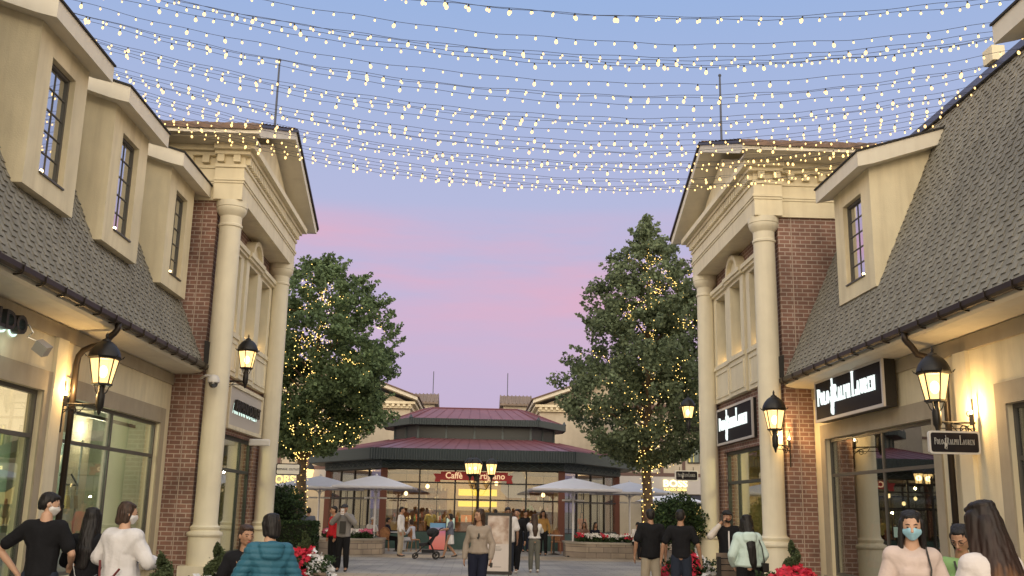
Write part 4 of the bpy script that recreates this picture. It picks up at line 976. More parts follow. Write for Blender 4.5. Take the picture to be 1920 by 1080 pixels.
    bm = MB(); bm.ball((0, 0, 0), .0165, 6, 4); b0 = bm.build('bulb', emit('fairy_glow', (1, .66, .18), 4.5) if 'fairy_glow' not in MATS else MATS['fairy_glow']); me = b0.data; bpy.data.objects.remove(b0)
    front = sorted(pts, key=lambda p: (0 if (p.y < ty and p.z < 4.6) else 1, p.y))
    for p in front[:100]:
        o = bpy.data.objects.new('bulb', me); COL.objects.link(o); o.parent = F; o.location = p-F.location; s_ = rn.uniform(.8, 1.3); o.scale = (s_,)*3
    rest = MB()
    for p in front[100:]: s_ = rn.uniform(.5, 1.15); rest.ball(p, .0165*s_, 5, 4)
    o = rest.build('small_bulbs', MATS['fairy_glow'], F); o['kind'] = 'stuff'
    MB().tube([(tx+.06*math.sin((.25+4.2*k/240)*1.1)+.222*math.cos(k*.7), ty+.222*math.sin(k*.7), .25+4.2*k/240) for k in range(240)], .005, 3).build('light_cable', darkm, F)
big_tree(-6.42, 37.6, -6.05, [(3.5, .4), (3.9, 1.6), (5, 2.5), (6, 2.75), (7.2, 2.95), (8.0, 2.9), (8.9, 2.5), (9.8, 1.8), (10.4, 1.2), (10.85, .2)], 'dense leafy tree with light-wrapped trunk left of the cafe', leaf_a, 21, 760, 120, .28)
big_tree(6.42, 37.6, 6.55, [(3.4, .5), (4, 1.9), (5, 2.9), (6, 3.15), (7, 2.9), (8.5, 2.55), (9.5, 2.1), (10.8, 1.65), (11.6, 1.15), (12.2, .6), (12.8, .1)], 'taller conical tree with thinner top and light-wrapped trunk right of the cafe', leaf_b, 22, 760, 98, .22)

def shrub(x, y, z0, rx, rz, label, cat='shrub', name='shrub', n=5200, size=.07, box=None, col=None):
    T = thing(name, label, cat, (x, y, 0)); rs = np.random.RandomState(int(abs(x*100+y*10)) % 9999)
    if box:
        p = rs.random((n, 3))-.5; ax = rs.randint(0, 3, n); p[np.arange(n), ax] = np.sign(p[np.arange(n), ax])*.5*(.86+.14*rs.random(n)); cs = p*np.array([2*rx, 2*box, 2*rz])+np.array([x, y, z0+rz])
        q = leaf_cloud(cs, [.03]*n, [1]*n, size, rs)
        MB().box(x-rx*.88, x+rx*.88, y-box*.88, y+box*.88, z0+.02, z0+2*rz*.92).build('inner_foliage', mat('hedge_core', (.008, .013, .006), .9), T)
    else:
        d = rs.normal(size=(n//26, 3)); d /= np.linalg.norm(d, axis=1)[:, None]; cs = d*np.array([rx, rx, rz])*(.55+.45*rs.random((len(d), 1)))+np.array([x, y, z0+rz])
        q = leaf_cloud(cs, [rx*.24]*len(d), [26]*len(d), size, rs)
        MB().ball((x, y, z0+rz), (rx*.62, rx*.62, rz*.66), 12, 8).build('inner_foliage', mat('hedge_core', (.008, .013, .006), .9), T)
    leaf_obj('foliage', q, col or leaf_d, T)
    return T
s_ = shrub(-6.05, 32.0, .95, .82, .68, 'dark rounded shrub above the clipped hedge behind the far left column')
MB().tube([(-6.05, 32, 0), (-6.05, 32, 1.4)], .06).build('stem', bark, s_)
shrub(-5.75, 31.3, .0, 1.0, .62, 'dark clipped box hedge beside the far left column', 'hedge', 'hedge', 9000, .06, box=.45)
s_ = shrub(6.2, 30.6, .65, .85, .82, 'bushy dark round shrub left of the far right column', n=7500)
MB().tube([(6.2, 30.6, 0), (6.2, 30.6, 1.2)], .05).build('stem', bark, s_)
MB().lathe((6.2, 30.6, 0), [(.28, 0), (.34, .1), (.40, .52), (.43, .6), (.38, .6), (.36, .5)], 20).build('pot', mat('planter_grey', (.22, .19, .17), .8, var=.1), s_)

# ================================================================ flowers, planters
def petals(centres, size, m, parent, name='flowers', seed=1):
    rs = np.random.RandomState(seed); qs = []
    for c in centres:
        ax = rs.normal(size=3)*.5+np.array([0, -.6, .7]); ax /= np.linalg.norm(ax); t = np.cross(ax, [.3, .9, .1]); t /= np.linalg.norm(t); b = np.cross(ax, t)
        for k in range(5):
            a = k*1.2566+rs.random()*.3; u = t*math.cos(a)+b*math.sin(a); v = -t*math.sin(a)+b*math.cos(a); s = size*(.8+.4*rs.random()); p = np.array(c)
            qs += [p, p+u*s*.55+v*s*.38+ax*s*.1, p+u*s+ax*s*.05, p+u*s*.55-v*s*.38+ax*s*.1]
    o = leaf_obj(name, np.array(qs), m, parent); o['kind'] = 'stuff'; return o
red_p = mat('petal_red', (.55, .02, .05), .6, island=.3); white_p = mat('petal_white', (.72, .70, .68), .6, island=.1); pink_p = mat('petal_pink', (.62, .14, .24), .6, island=.3)
wood_box = mat('planter_wood', (.16, .12, .09), .7, var=.25, vscale=4)
def planter(x, y, label, topi, hbox=.48, w=.42, redf=1.0, flowers=True, split=True):
    T = thing('flower_planter', label, 'planter', (x, y, 0), 'square planters with spiral topiary')
    m = MB(); n = 6
    for k in range(4):
        c, s = [(0, -1), (1, 0), (0, 1), (-1, 0)][k]
        for j in range(5):
            z0 = .05+j*hbox/5; m.box(x+c*w-(w if s else .02), x+c*w+(w if s else .02), y+s*w-(w if c else .02), y+s*w+(w if c else .02), z0, z0+hbox/5-.012)
    for sx in (-1, 1):
        for sy in (-1, 1): m.box(x+sx*w-.045, x+sx*w+.045, y+sy*w-.045, y+sy*w+.045, 0, hbox+.09)
    m.box(x-w-.05, x+w+.05, y-w-.06, y-w+.06, hbox+.05, hbox+.085); m.box(x-w-.05, x+w+.05, y+w-.06, y+w+.06, hbox+.05, hbox+.085)
    m.build('wood_box', wood_box, T)
    MB().box(x-w+.02, x+w-.02, y-w+.02, y+w-.02, .05, hbox).build('soil', mat('soil', (.03, .02, .015), .95), T)
    rs = np.random.RandomState(int(y*10)); rn = random.Random(int(y*10))
    cs = [(x+rn.uniform(-w, w)*1.15, y+rn.uniform(-w, w)*1.15, hbox+rn.uniform(-.12, .34)) for _ in range(190)]
    leaf_obj('leaves', leaf_cloud(cs, [.08]*len(cs), [14]*len(cs), .05, rs), leaf_d, T)
    fl = []
    for _ in range(330):
        a = rn.uniform(0, 6.28); r = w*1.32*rn.random()**.5; fl.append((x+r*math.cos(a), y+r*math.sin(a), hbox+.46-(r/w)**2*.26+rn.uniform(-.05, .05)))
    R_f = [p for p in fl if (p[0]-x < w*(.35)) == True] if split else fl
    W_f = [p for p in fl if p not in R_f]
    if redf: petals(R_f, .062, red_p, T, 'red_flowers', 3)
    else: W_f = fl
    if not flowers: W_f = [(a, b, c) for a, b, c in fl[:24]]
    if W_f: petals(W_f, .062, white_p, T, 'white_flowers', 4)
    if topi:                                             # spiral cut conifer
        q = []; n = 5200
        for k in range(n):
            t = rs.random(); z = hbox+.1+(topi-hbox-.1)*t; R = .19*(1-t)**.75+.015; turn = 2*math.pi*2.6*t; a = turn+rs.uniform(-1.45, 1.45); e = .5+.5*math.cos(a-turn)
            rr = R*(.18+1.0*e)*rs.uniform(.85, 1.05); q.append((x+rr*math.cos(a), y+rr*math.sin(a), z+.02*rs.normal()))
        leaf_obj('topiary', leaf_cloud(q, [.012]*n, [2]*n, .024, rs), leaf_t, T)
        MB().tube([(x, y, hbox-.05), (x, y, topi-.1)], [.09, .02], 8).build('stem', mat('hedge_core', (.02, .03, .012), .9), T)
    return T
planter(-3.0, 18.4, 'planter of red and white flowers with spiral topiary, right of the blue padded jacket', 1.22)
planter(-2.97, 12.1, 'planter with spiral topiary just left of the woman in dark top', 1.22, redf=0, flowers=False)
planter(-2.96, 9.95, 'planter with spiral topiary at the foot of the left brick pier', 1.20, redf=0, flowers=False)
planter(4.15, 19.6, 'planter of red and white flowers with spiral topiary in front of the black T-shirt man', 1.16)
planter(4.72, 15.0, 'planter of red flowers with spiral topiary beside the brown bench end', 1.30, split=False)
planter(-3.0, 13.9, 'planter of white flowers beside the blue padded jacket', 0, redf=0)
m = MB()                                                 # bench seen end on between the right planters
T = thing('bench', 'brown slatted bench back between the two right flower planters', 'bench', (4.3, 16.6, 0))
for k in range(6): m.box(3.98, 4.72, 16.62+.01*k, 16.65+.01*k, .52+.095*k, .60+.095*k)
m.build('backrest', wood_box, T)
m = MB()
for k in range(4): m.box(3.98, 4.72, 16.15+.115*k, 16.25+.115*k, .42, .45)
m.build('seat', wood_box, T)
for x in (4.0, 4.7):
    for y in (16.2, 16.6): MB().box(x-.03, x+.03, y-.03, y+.03, 0, .42 if y < 16.5 else 1.02).build('leg', darkm, T)

# stone planter walls in front of the café
stone = brickmat('stone_block', (.30, .26, .21), (.22, .19, .16), (.13, .11, .10), .55, .2, .012)
def stone_planter(x0, x1, y0, y1, label, seed):
    T = thing('stone_planter', label, 'planter', ((x0+x1)/2, (y0+y1)/2, 0), 'raised stone planters')
    c = .7; poly = [(x0+c, y0), (x1-c, y0), (x1, y0+c), (x1, y1), (x0, y1), (x0, y0+c)]
    MB().prism(poly, 'z', 0, .50).build('stone_wall', stone, T)
    cx, cy = (x0+x1)/2, (y0+y1)/2; cap = [(cx+(a-cx)*1.02, cy+(b-cy)*1.04) for a, b in poly]
    MB().prism(cap, 'z', .50, .57).build('capstone', mat('capstone', (.30, .27, .23), .8, var=.12), T)
    rs = np.random.RandomState(seed); rn = random.Random(seed)
    cs = [(rn.uniform(x0+.4, x1-.4), rn.uniform(y0+.3, y1-.3), .58+rn.uniform(0, .16)) for _ in range(220)]
    leaf_obj('leaves', leaf_cloud(cs, [.13]*220, [14]*220, .08, rs), leaf_d, T)
    k1 = [c_ for c_ in cs if noise.noise(Vector((c_[0]*1.2, seed, 0))) > -.02]; k2 = [c_ for c_ in cs if c_ not in k1]
    up = lambda l, d: [(a+rn.uniform(-.1, .1), b, c_+.10+d) for a, b, c_ in l for _ in range(2)]
    petals(up(k1, .03), .06, red_p if seed % 2 else pink_p, T, 'red_flowers', seed); petals(up(k2, .02), .06, white_p, T, 'white_flowers', seed+1)
    return T
stone_planter(-5.9, -3.35, 37.2, 39.2, 'low stone planter with pink and white flowers, left of the cafe front', 4)
stone_planter(3.5, 7.6, 38.0, 39.9, 'low stone planter with red flowers, right of the cafe front', 5)

# ================================================================ distant buildings
fw = mat('far_wall_cream', (.50, .44, .35), .85, var=.05, dirt=.1); timber = mat('brown_timber', (.13, .08, .07), .8)
def gable_house(s, label):
    g = lambda x: x if s > 0 else -.2-x
    T = thing('gabled_building', label, 'building', (g(9), 64, 0), 'gable-fronted buildings behind the cafe')
    m = MB()
    def b(x0, x1, *a): m.box(g(x0), g(x1), *a)
    b(3.8, 15, 60, 72, 0, 7.5); m.build('wall', fw, T); m = MB()
    m.prism([(g(3.9), 7.9), (g(14.9), 7.9), (g(9.4), 10.0)], 'y', 60.2, 61); m.build('tympanum', fw, T)
    m = MB(); b(3.7, 15.1, 59.8, 72, 7.5, 7.75); b(3.5, 15.3, 59.6, 72, 7.75, 7.9); x = 3.75
    while x < 15: b(x, x+.15, 59.64, 59.82, 7.6, 7.76); x += .33
    m.build('cornice', cream2, T)
    m = MB(); pl = [(g(3.35), 7.95), (g(3.35), 8.15), (g(9.4), 10.35), (g(15.45), 8.15), (g(15.45), 7.95), (g(9.4), 10.15)]; m.prism(pl, 'y', 59.3, 72); m.build('roof', white_f, T)
    m = MB(); m.prism([(g(3.25), 8.13), (g(3.25), 8.20), (g(9.4), 10.43), (g(15.55), 8.20), (g(15.55), 8.13), (g(9.4), 10.35)], 'y', 59.2, 72.1); m.build('roof_covering', tile, T)
gable_house(1, 'cream building with white-edged gable behind the cafe roof on the right'); gable_house(-1, 'cream building with white-edged gable behind the cafe roof on the left')
def far_roof(s, label):
    x0, x1 = (-5.35, -2.95) if s < 0 else (1.75, 4.2)
    T = thing('far_pavilion', label, 'building', ((x0+x1)/2, 77, 0), 'far roof blocks with masts')
    MB().box(x0+.25, x1-.25, 75.2, 82, 0, 9.45).build('wall', fw, T)
    m = MB(); m.prism([(74.9, 9.35), (74.9, 9.47), (76.8, 10.28), (78.7, 9.47), (78.7, 9.35)], 'x', x0, x1)
    for k in range(9): m.tube([(x0+.05+(x1-x0-.1)*k/8, 74.9, 9.5), (x0+.05+(x1-x0-.1)*k/8, 76.8, 10.31)], .05, 6)
    m.build('tiled_roof', mat('far_tile', (.20, .15, .12), .8, var=.15), T)
    mx_ = -3.42 if s < 0 else 2.33
    MB().tube([(mx_, 76.8, 10.2), (mx_, 76.8, 12.05)], .035, 6).build('roof_mast', MATS['mast_metal'], T)
far_roof(-1, 'small brown roof block with a thin mast, left above the cafe roof'); far_roof(1, 'small brown roof block with a thin mast, right above the cafe roof')
def far_shop(s, label):
    g = lambda x: x if s > 0 else -.4-x
    Y = 54.5; T = thing('far_shop_building', label, 'building', (g(12), Y+3, 0), 'half-timbered shops behind the trees')
    m = MB()
    def b(x0, x1, *a): m.box(g(x0), g(x1), *a)
    b(7.6, 18, Y, Y+6, 2.62, 7.2); b(7.6, 9.0, Y, Y+6, 0, 2.62); b(13.2, 18, Y, Y+6, 0, 2.62); m.build('wall', fw, T)
    m = MB(); b(7.5, 18.1, Y-.5, Y+6, 7.2, 7.45); m.build('roof', timber, T)
    m = MB()
    for x in (8.5, 10.05, 11.25, 12.5, 13.9): b(x, x+.17, Y-.04, Y, 3.72, 7.2)
    b(7.6, 18, Y-.05, Y, 3.62, 3.80); b(7.6, 18, Y-.05, Y, 5.95, 6.08); m.build('timber_frame', timber, T)
    for x in (8.95, 10.35, 11.55, 12.85):
        m = MB(); b(x, x+.66, Y-.06, Y-.01, 4.35, 5.62); w = m.build('window', darkm, T)
        m = MB(); b(x+.06, x+.60, Y-.075, Y-.061, 4.41, 5.56); m.build('pane', MATS.get('far_pane') or mat('far_pane', (.12, .15, .14), .2), w)
        m = MB(); b(x+.05, x+.14, Y-.09, Y-.076, 4.41, 5.56); b(x+.31, x+.34, Y-.09, Y-.076, 4.41, 5.56); m.build('lit_strip', MATS.get('far_lit') or emit('far_lit', (1, .78, .2), .9), w)
    m = MB(); b(7.6, 18, Y-.12, Y, 2.70, 3.60); m.build('sign_band', mat('far_band', (.46, .43, .42), .8), T)
    m = MB(); m.prism([(Y-1.6, 2.15), (Y-.02, 2.66), (Y-.02, 2.60), (Y-1.6, 2.07)], 'x', g(9.2), g(13.2)); m.build('awning', mat('awning_navy', (.02, .02, .035), .8), T)
    m = MB(); b(9.0, 13.2, Y+2.9, Y+3, 0, 2.62); m.build('lit_interior', emit('far_shop_glow', (1, .66, .22), .75) if 'far_shop_glow' not in MATS else MATS['far_shop_glow'], T)
    m = MB(); b(9.0, 13.2, Y+.05, Y+.10, 0, .35)
    for x in (9.0, 10.3, 11.7, 13.1): b(x, x+.08, Y+.03, Y+.11, .35, 2.6)
    m.build('shop_frame', darkm, T)
    for k in range(9):
        x = 9.3+.42*k; MB().lathe((g(x), Y+1.6, 0), [(.05, 0), (.05, .7), (.2, .8), (.16, 1.2), (.22, 1.45), (.06, 1.5), (.1, 1.6), (.05, 1.75)], 8).build('mannequin', mat('display_cloth_%d' % (k % 3), ((.35, .09, .05), (.5, .45, .35), (.06, .06, .1))[k % 3], .8), T)
    plight('shop_light', (g(11), Y+1.2, 2.3), 40, (1, .7, .34), .3, T)
    return T
far_shop(1, 'half-timbered shop with glowing name sign behind the right tree'); far_shop(-1, 'half-timbered shop with glowing name sign behind the left tree')
gl_y = emit('sign_glow_yellow', (1, .82, .38), 3)
T = thing('shop_sign', 'glowing yellow-white shop name with smaller line beneath, right of the right trunk', 'sign', (10.85, 54.3, 2.9))
t = text_mesh('BOSS', .50, .05, 1.15, bold=.014); t.v = [(v[0]+10.82, v[1]+54.32, v[2]+3.23) for v in t.v]; t.build('lettering', gl_y, T)
t = text_mesh('HUGO BOSS', .17, .04, 1.3, bold=.006); t.v = [(v[0]+10.82, v[1]+54.32, v[2]+2.92) for v in t.v]; t.build('small_lettering', emit('sign_glow_small', (1, .75, .25), 1.8), T)
T = thing('shop_sign', 'glowing yellow shop name peeking out right of the far left column', 'sign', (-11.5, 54.3, 2.9))
t = text_mesh('MICHAEL KORS', .56, .05, 1.0, bold=.01); mxx = max(v[0] for v in t.v); t.v = [(v[0]-mxx-9.62, v[1]+54.32, v[2]+3.02) for v in t.v]; t.build('lettering', MATS['sign_glow_small'], T)
T = thing('wall_lantern', 'small bright lantern on the far wall behind the left trunk', 'lantern', (-8.7, 53.6, 3.1))
MB().lathe((-8.7, 53.6, 3.1), [(.12, 0), (.2, .45), (.2, .46)], 6).build('glass_panes', MATS['lantern_pane'], T); plight('lantern_light', (-9.0, 53.4, 3.3), 30, (1, .62, .2), .1, T); MB().lathe((-8.7, 53.6, 3.56), [(.24, 0), (.15, .2), (.02, .35)], 8).build('lantern_roof', darkm, T)

# ================================================================ café furniture, boards
rattan = mat('rattan', (.34, .16, .07), .6, var=.3, vscale=12)
def bistro_chair(x, y, rz, label):
    T = thing('bistro_chair', label, 'chair', (x, y, 0), 'rattan cafe chairs'); M = Matrix.Translation((x, y, 0)) @ rotz(rz)
    def bb(mb, name, m_): mb.xform(M); mb.build(name, m_, T)
    m = MB(); m.lathe((0, 0, .44), [(.0, 0), (.21, 0), (.22, .02), (.20, .04), (0, .04)], 16, cap=False); bb(m, 'seat', rattan)
    m = MB(); ov = [(.19*math.cos(R_(a)), -.2, .70+.22*math.sin(R_(a))) for a in range(0, 361, 20)]; m.tube(ov, .017, 6)
    m.ball((0, -.2, .70), (.165, .012, .195), 12, 8); bb(m, 'backrest', rattan)
    for sx in (-1, 1):
        m = MB(); m.tube([(sx*.17, .15, .45), (sx*.19, .2, 0)], .014, 6); bb(m, 'leg', rattan)
        m = MB(); m.tube([(sx*.15, -.2, .60), (sx*.16, -.17, .44), (sx*.19, -.23, 0)], .014, 6); bb(m, 'leg', rattan)
    return T
def bistro_table(x, y, label):
    T = thing('cafe_table', label, 'table', (x, y, 0), 'cafe tables')
    MB().lathe((x, y, .72), [(0, 0), (.36, 0), (.37, .012), (.36, .03), (0, .03)], 24, cap=False).build('tabletop', mat('table_white', (.6, .6, .62), .4), T)
    MB().lathe((x, y, 0), [(.24, 0), (.22, .03), (.035, .06), (.03, .7)], 14).build('pedestal', darkm, T)
bistro_chair(-3.55, 41.0, 10, 'rattan chair nearest the umbrella pole, left of the small table'); bistro_chair(-2.35, 40.9, -60, 'rattan chair under the seated woman in pale dress')
bistro_table(-2.95, 40.9, 'small white table between the rattan chairs left of the cafe door')
bistro_table(3.2, 40.6, 'small white table left of the right umbrella pole'); bistro_chair(3.35, 41.4, 180, 'rattan chair behind the small table at the right umbrella')
T = thing('poster_stand', 'tall dark framed poster stand on the plaza with a sepia photo above white text area', 'poster stand', (.62, 25.6, 0))
px_, py_ = .62, 25.6
m = MB()
for a in ((-.34, -.27, .12, 1.62), (.27, .34, .12, 1.62), (-.27, .27, 1.55, 1.62), (-.27, .27, .12, .20)): m.box(px_+a[0], px_+a[1], py_-.04, py_+.04, a[2], a[3])
m.build('frame', darkm, T)
MB().box(px_-.27, px_+.27, py_-.02, py_+.02, .20, 1.55).build('poster_board', mat('poster_paper', (.55, .50, .48), .6), T)
def poster_photo():
    m_ = bpy.data.materials.new('poster_photo'); m_.use_nodes = True; t = m_.node_tree; tcn = N(t, 'ShaderNodeTexCoord'); n = N(t, 'ShaderNodeTexNoise'); n.inputs['Scale'].default_value = 3.2; n.inputs['Detail'].default_value = 4
    t.links.new(tcn.outputs['Object'], n.inputs['Vector']); r = ramp(t, [(.38, (.26, .17, .13)), (.5, (.44, .34, .28)), (.62, (.58, .50, .45))]); t.links.new(n.outputs[0], r.inputs[0]); t.links.new(r.outputs[0], t.nodes['Principled BSDF'].inputs['Base Color']); return m_
MB().box(px_-.26, px_+.26, py_-.026, py_-.021, .86, 1.54).build('poster_photo', poster_photo(), T)
m = MB()
for k, (w_, z) in enumerate(((.12, .78), (.19, .73), (.15, .70), (.17, .30))): m.box(px_-w_/2-.02, px_+w_/2, py_-.024, py_-.021, z, z+.012)
m.build('poster_text', mat('poster_ink', (.2, .19, .18), .8), T)
m = MB(); m.box(px_-.30, px_-.26, py_-.3, py_+.3, 0, .05); m.box(px_+.26, px_+.30, py_-.3, py_+.3, 0, .05); m.box(px_-.29, px_-.27, py_-.02, py_+.02, .05, .12); m.box(px_+.27, px_+.29, py_-.02, py_+.02, .05, .12); m.build('foot', darkm, T)
T = thing('menu_stand', 'small lit white menu board on a stand by the cafe door', 'menu stand', (-.95, 41.8, 0))
MB().box(-1.15, -.75, 41.78, 41.84, .85, 1.35).build('frame', darkm, T); MB().box(-1.11, -.79, 41.765, 41.779, .89, 1.31).build('menu_face', emit('menu_lit', (.85, 1, .75), .55), T)
m = MB(); m.tube([(-.95, 41.82, .85), (-.95, 41.82, .03)], .02); m.lathe((-.95, 41.82, 0), [(.2, 0), (.2, .03)], 14); m.build('post', darkm, T)
T = thing('sandwich_board', 'pink and orange sandwich board behind the stroller', 'sandwich board', (-1.45, 42.2, 0))
m_ = bpy.data.materials.new('board_print'); m_.use_nodes = True; t_ = m_.node_tree; tcn = N(t_, 'ShaderNodeTexCoord'); s3 = N(t_, 'ShaderNodeSeparateXYZ'); t_.links.new(tcn.outputs['Object'], s3.inputs[0])
r3 = ramp(t_, [(.0, (.62, .12, .10)), (.55, (.70, .22, .20)), (.75, (.60, .16, .30)), (.95, (.10, .28, .5))]); t_.links.new(s3.outputs[2], r3.inputs[0]); t_.links.new(r3.outputs[0], t_.nodes['Principled BSDF'].inputs['Base Color'])
MB().add([(-1.8, 42.0, .05), (-1.15, 42.0, .05), (-1.15, 42.2, 1.1), (-1.8, 42.2, 1.1), (-1.8, 42.03, .05), (-1.15, 42.03, .05), (-1.15, 42.23, 1.1), (-1.8, 42.23, 1.1)], [(0, 1, 2, 3), (4, 7, 6, 5), (0, 4, 5, 1), (3, 2, 6, 7), (0, 3, 7, 4), (1, 5, 6, 2)]).build('board', m_, T)
MB().box(-1.8, -1.15, 42.4, 42.43, .0, 1.1).build('rear_panel', darkm, T)
# stroller
T = thing('stroller', 'black pushchair with small wheels in front of the cafe', 'stroller', (-1.55, 35.2, 0)); sx_, sy_ = -1.55, 35.2
m = MB()
m.tube([(sx_-.42, sy_-.22, .16), (sx_-.1, sy_-.24, .45), (sx_+.42, sy_-.24, 1.02), (sx_+.5, sy_-.22, 1.04), (sx_+.5, sy_+.22, 1.04), (sx_+.42, sy_+.24, 1.02), (sx_-.1, sy_+.24, .45), (sx_-.42, sy_+.22, .16)], .018, 6)
m.tube([(sx_+.28, sy_-.26, .12), (sx_+.05, sy_-.24, .58)], .016, 6); m.tube([(sx_+.28, sy_+.26, .12), (sx_+.05, sy_+.24, .58)], .016, 6); m.tube([(sx_-.4, sy_-.22, .18), (sx_+.28, sy_-.22, .18)], .014); m.build('frame', darkm, T)
fab = mat('stroller_fabric', (.02, .02, .024), .9)
m = MB(); m.hexa([(sx_-.28, sy_-.2, .42), (sx_+.08, sy_-.2, .46), (sx_+.08, sy_+.2, .46), (sx_-.28, sy_+.2, .42), (sx_-.3, sy_-.2, .52), (sx_+.10, sy_-.2, .56), (sx_+.10, sy_+.2, .56), (sx_-.3, sy_+.2, .52)])
m.hexa([(sx_+.0, sy_-.2, .5), (sx_+.1, sy_-.2, .46), (sx_+.1, sy_+.2, .46), (sx_, sy_+.2, .5), (sx_+.25, sy_-.2, .95), (sx_+.34, sy_-.2, .9), (sx_+.34, sy_+.2, .9), (sx_+.25, sy_+.2, .95)]); m.build('seat', fab, T)
m = MB(); m.ball((sx_+.16, sy_, .88), (.22, .21, .16), 12, 8); m.build('hood', fab, T); MB().box(sx_-.2, sx_+.22, sy_-.18, sy_+.18, .2, .3).build('basket', fab, T)
for x, y, r in ((sx_-.42, sy_-.24, .10), (sx_-.42, sy_+.24, .10), (sx_+.29, sy_-.28, .13), (sx_+.29, sy_+.28, .13)):
    m = MB(); m.tube([(x+r*.82*math.cos(R_(a)), y, r+r*.82*math.sin(R_(a))) for a in range(0, 361, 24)], r*.18, 6); m.tube([(x, y-.025, r), (x, y+.025, r)], r*.35, 8); m.build('wheel', darkm, T)
# hanging garments in the right shop windows
for k, (yy, cc) in enumerate(((22.4, (.30, .08, .04)), (21.0, (.12, .13, .08)), (19.0, (.32, .27, .20)), (18.3, (.10, .16, .07)), (14.2, (.42, .40, .38)), (12.6, (.15, .1, .08)))):
    T = thing('clothes_rack', ['rack of rust red garments inside the dark right window', 'rack of dark olive garments behind the window post', 'rack of beige garments in the right window nearer the lantern', 'rack of green garments at the near end of the right window', 'rack of pale garments in the window at the right photo edge', 'rack of brown garments in the last right window'][k], 'clothes rack', (9.4, yy, 0), 'clothes racks inside the right shop')
    m = MB(); m.tube([(9.1, yy-.5, 0), (9.1, yy-.5, 1.6), (9.1, yy+.5, 1.6), (9.1, yy+.5, 0)], .015); m.build('rail', darkm, T); rn = random.Random(k)
    for j in range(9):
        y = yy-.42+.1*j; h = rn.uniform(.6, .95); c = tuple(min(1, v*rn.uniform(.6, 1.6)) for v in cc)
        m = MB(); m.hexa([(8.82, y-.03, 1.52-h), (9.38, y-.03, 1.52-h), (9.38, y+.03, 1.52-h), (8.82, y+.03, 1.52-h), (8.98, y-.012, 1.55), (9.22, y-.012, 1.55), (9.22, y+.012, 1.55), (8.98, y+.012, 1.55)])
        m.build('garment', mat(f'garment_{k}_{j}', c, .9), T)
# ================================================================ people
def ell_pts(c, r, n=12, m=8, R=None):
    out = []
    for j in range(m+1):
        t = math.pi*j/m
        for i in range(n if 0 < j < m else 1):
            a = 2*math.pi*i/n; v = Vector((r[0]*math.sin(t)*math.cos(a), r[1]*math.sin(t)*math.sin(a), r[2]*math.cos(t)))
            if R is not None: v = R @ v
            out.append(Vector(c)+v)
    return out
TMP = bpy.data.scenes.new('tmp')
def fuse(shapes, voxel, name, m, parent, M, smooth=4, fold=0, fscale=9, quilt=0, strands=0, sc_=1.0):
    """shapes: lists of (centre, radii[, rot]); each list is hulled, all hulls are fused into ONE continuous surface"""
    bm = bmesh.new()
    for sh in shapes:
        vs = []
        for e in sh:
            c, r = e[0], e[1]; r = r if isinstance(r, (tuple, list)) else (r, r, r)
            vs += [bm.verts.new(p) for p in ell_pts(c, r, R=e[2] if len(e) > 2 else None)]
        res = bmesh.ops.convex_hull(bm, input=vs, use_existing_faces=False)
        dead = [v for v in set(res['geom_interior']) | set(res['geom_unused']) if isinstance(v, bmesh.types.BMVert)]
        bmesh.ops.delete(bm, geom=dead, context='VERTS')
    bmesh.ops.recalc_face_normals(bm, faces=bm.faces)
    me = bpy.data.meshes.new(name); bm.to_mesh(me); bm.free()
    o = bpy.data.objects.new(name, me); TMP.collection.objects.link(o)
    r = o.modifiers.new('r', 'REMESH'); r.mode = 'VOXEL'; r.voxel_size = voxel; r.adaptivity = 0
    s = o.modifiers.new('s', 'SMOOTH'); s.factor = .5; s.iterations = smooth
    TMP.view_layers[0].update(); dg = TMP.view_layers[0].depsgraph; me2 = bpy.data.meshes.new_from_object(o.evaluated_get(dg))
    bpy.data.objects.remove(o); bpy.data.meshes.remove(me)
    if fold or quilt or strands:
        nv = len(me2.vertices); seed = Vector((len(shapes) % 7, parent.location.x*3, parent.location.y))
        co = np.empty(nv*3, 'f'); me2.vertices.foreach_get('co', co); no = np.empty(nv*3, 'f'); me2.vertex_normals.foreach_get('vector', no)
        ds = np.zeros(nv)
        for q_ in range(nv):
            x_, y_, z_ = float(co[3*q_]), float(co[3*q_+1]), float(co[3*q_+2]); d = 0
            if fold: d += fold*(noise.noise(Vector((x_*fscale, y_*fscale, z_*fscale*.55))+seed)+.5*noise.noise(Vector((x_*fscale*2, y_*fscale*2, z_*fscale*.9))+seed))
            if quilt: d += quilt*(abs(math.sin(z_*math.pi/.062+.5*math.sin(x_*3)))**.6-.6)
            if strands: d += strands*noise.noise(Vector((x_*55, y_*55, z_*5))+seed)
            ds[q_] = d
        me2.vertices.foreach_set('co', (co+no*np.repeat(ds, 3)).astype('f'))
    me2.name = name; me2.transform(M)
    me2.materials.clear(); me2.materials.append(m)
    me2.polygons.foreach_set('use_smooth', [True]*len(me2.polygons)); me2.update()
    ob = bpy.data.objects.new(name, me2); COL.objects.link(ob); ob.parent = parent; return ob
skin_l = mat('skin_light', (.50, .30, .20), .5, spec=.4, var=.04, vscale=10); skin_m = mat('skin_medium', (.36, .20, .125), .5, var=.05, vscale=10); skin_d = mat('skin_tan', (.20, .105, .065), .5, var=.05, vscale=10)
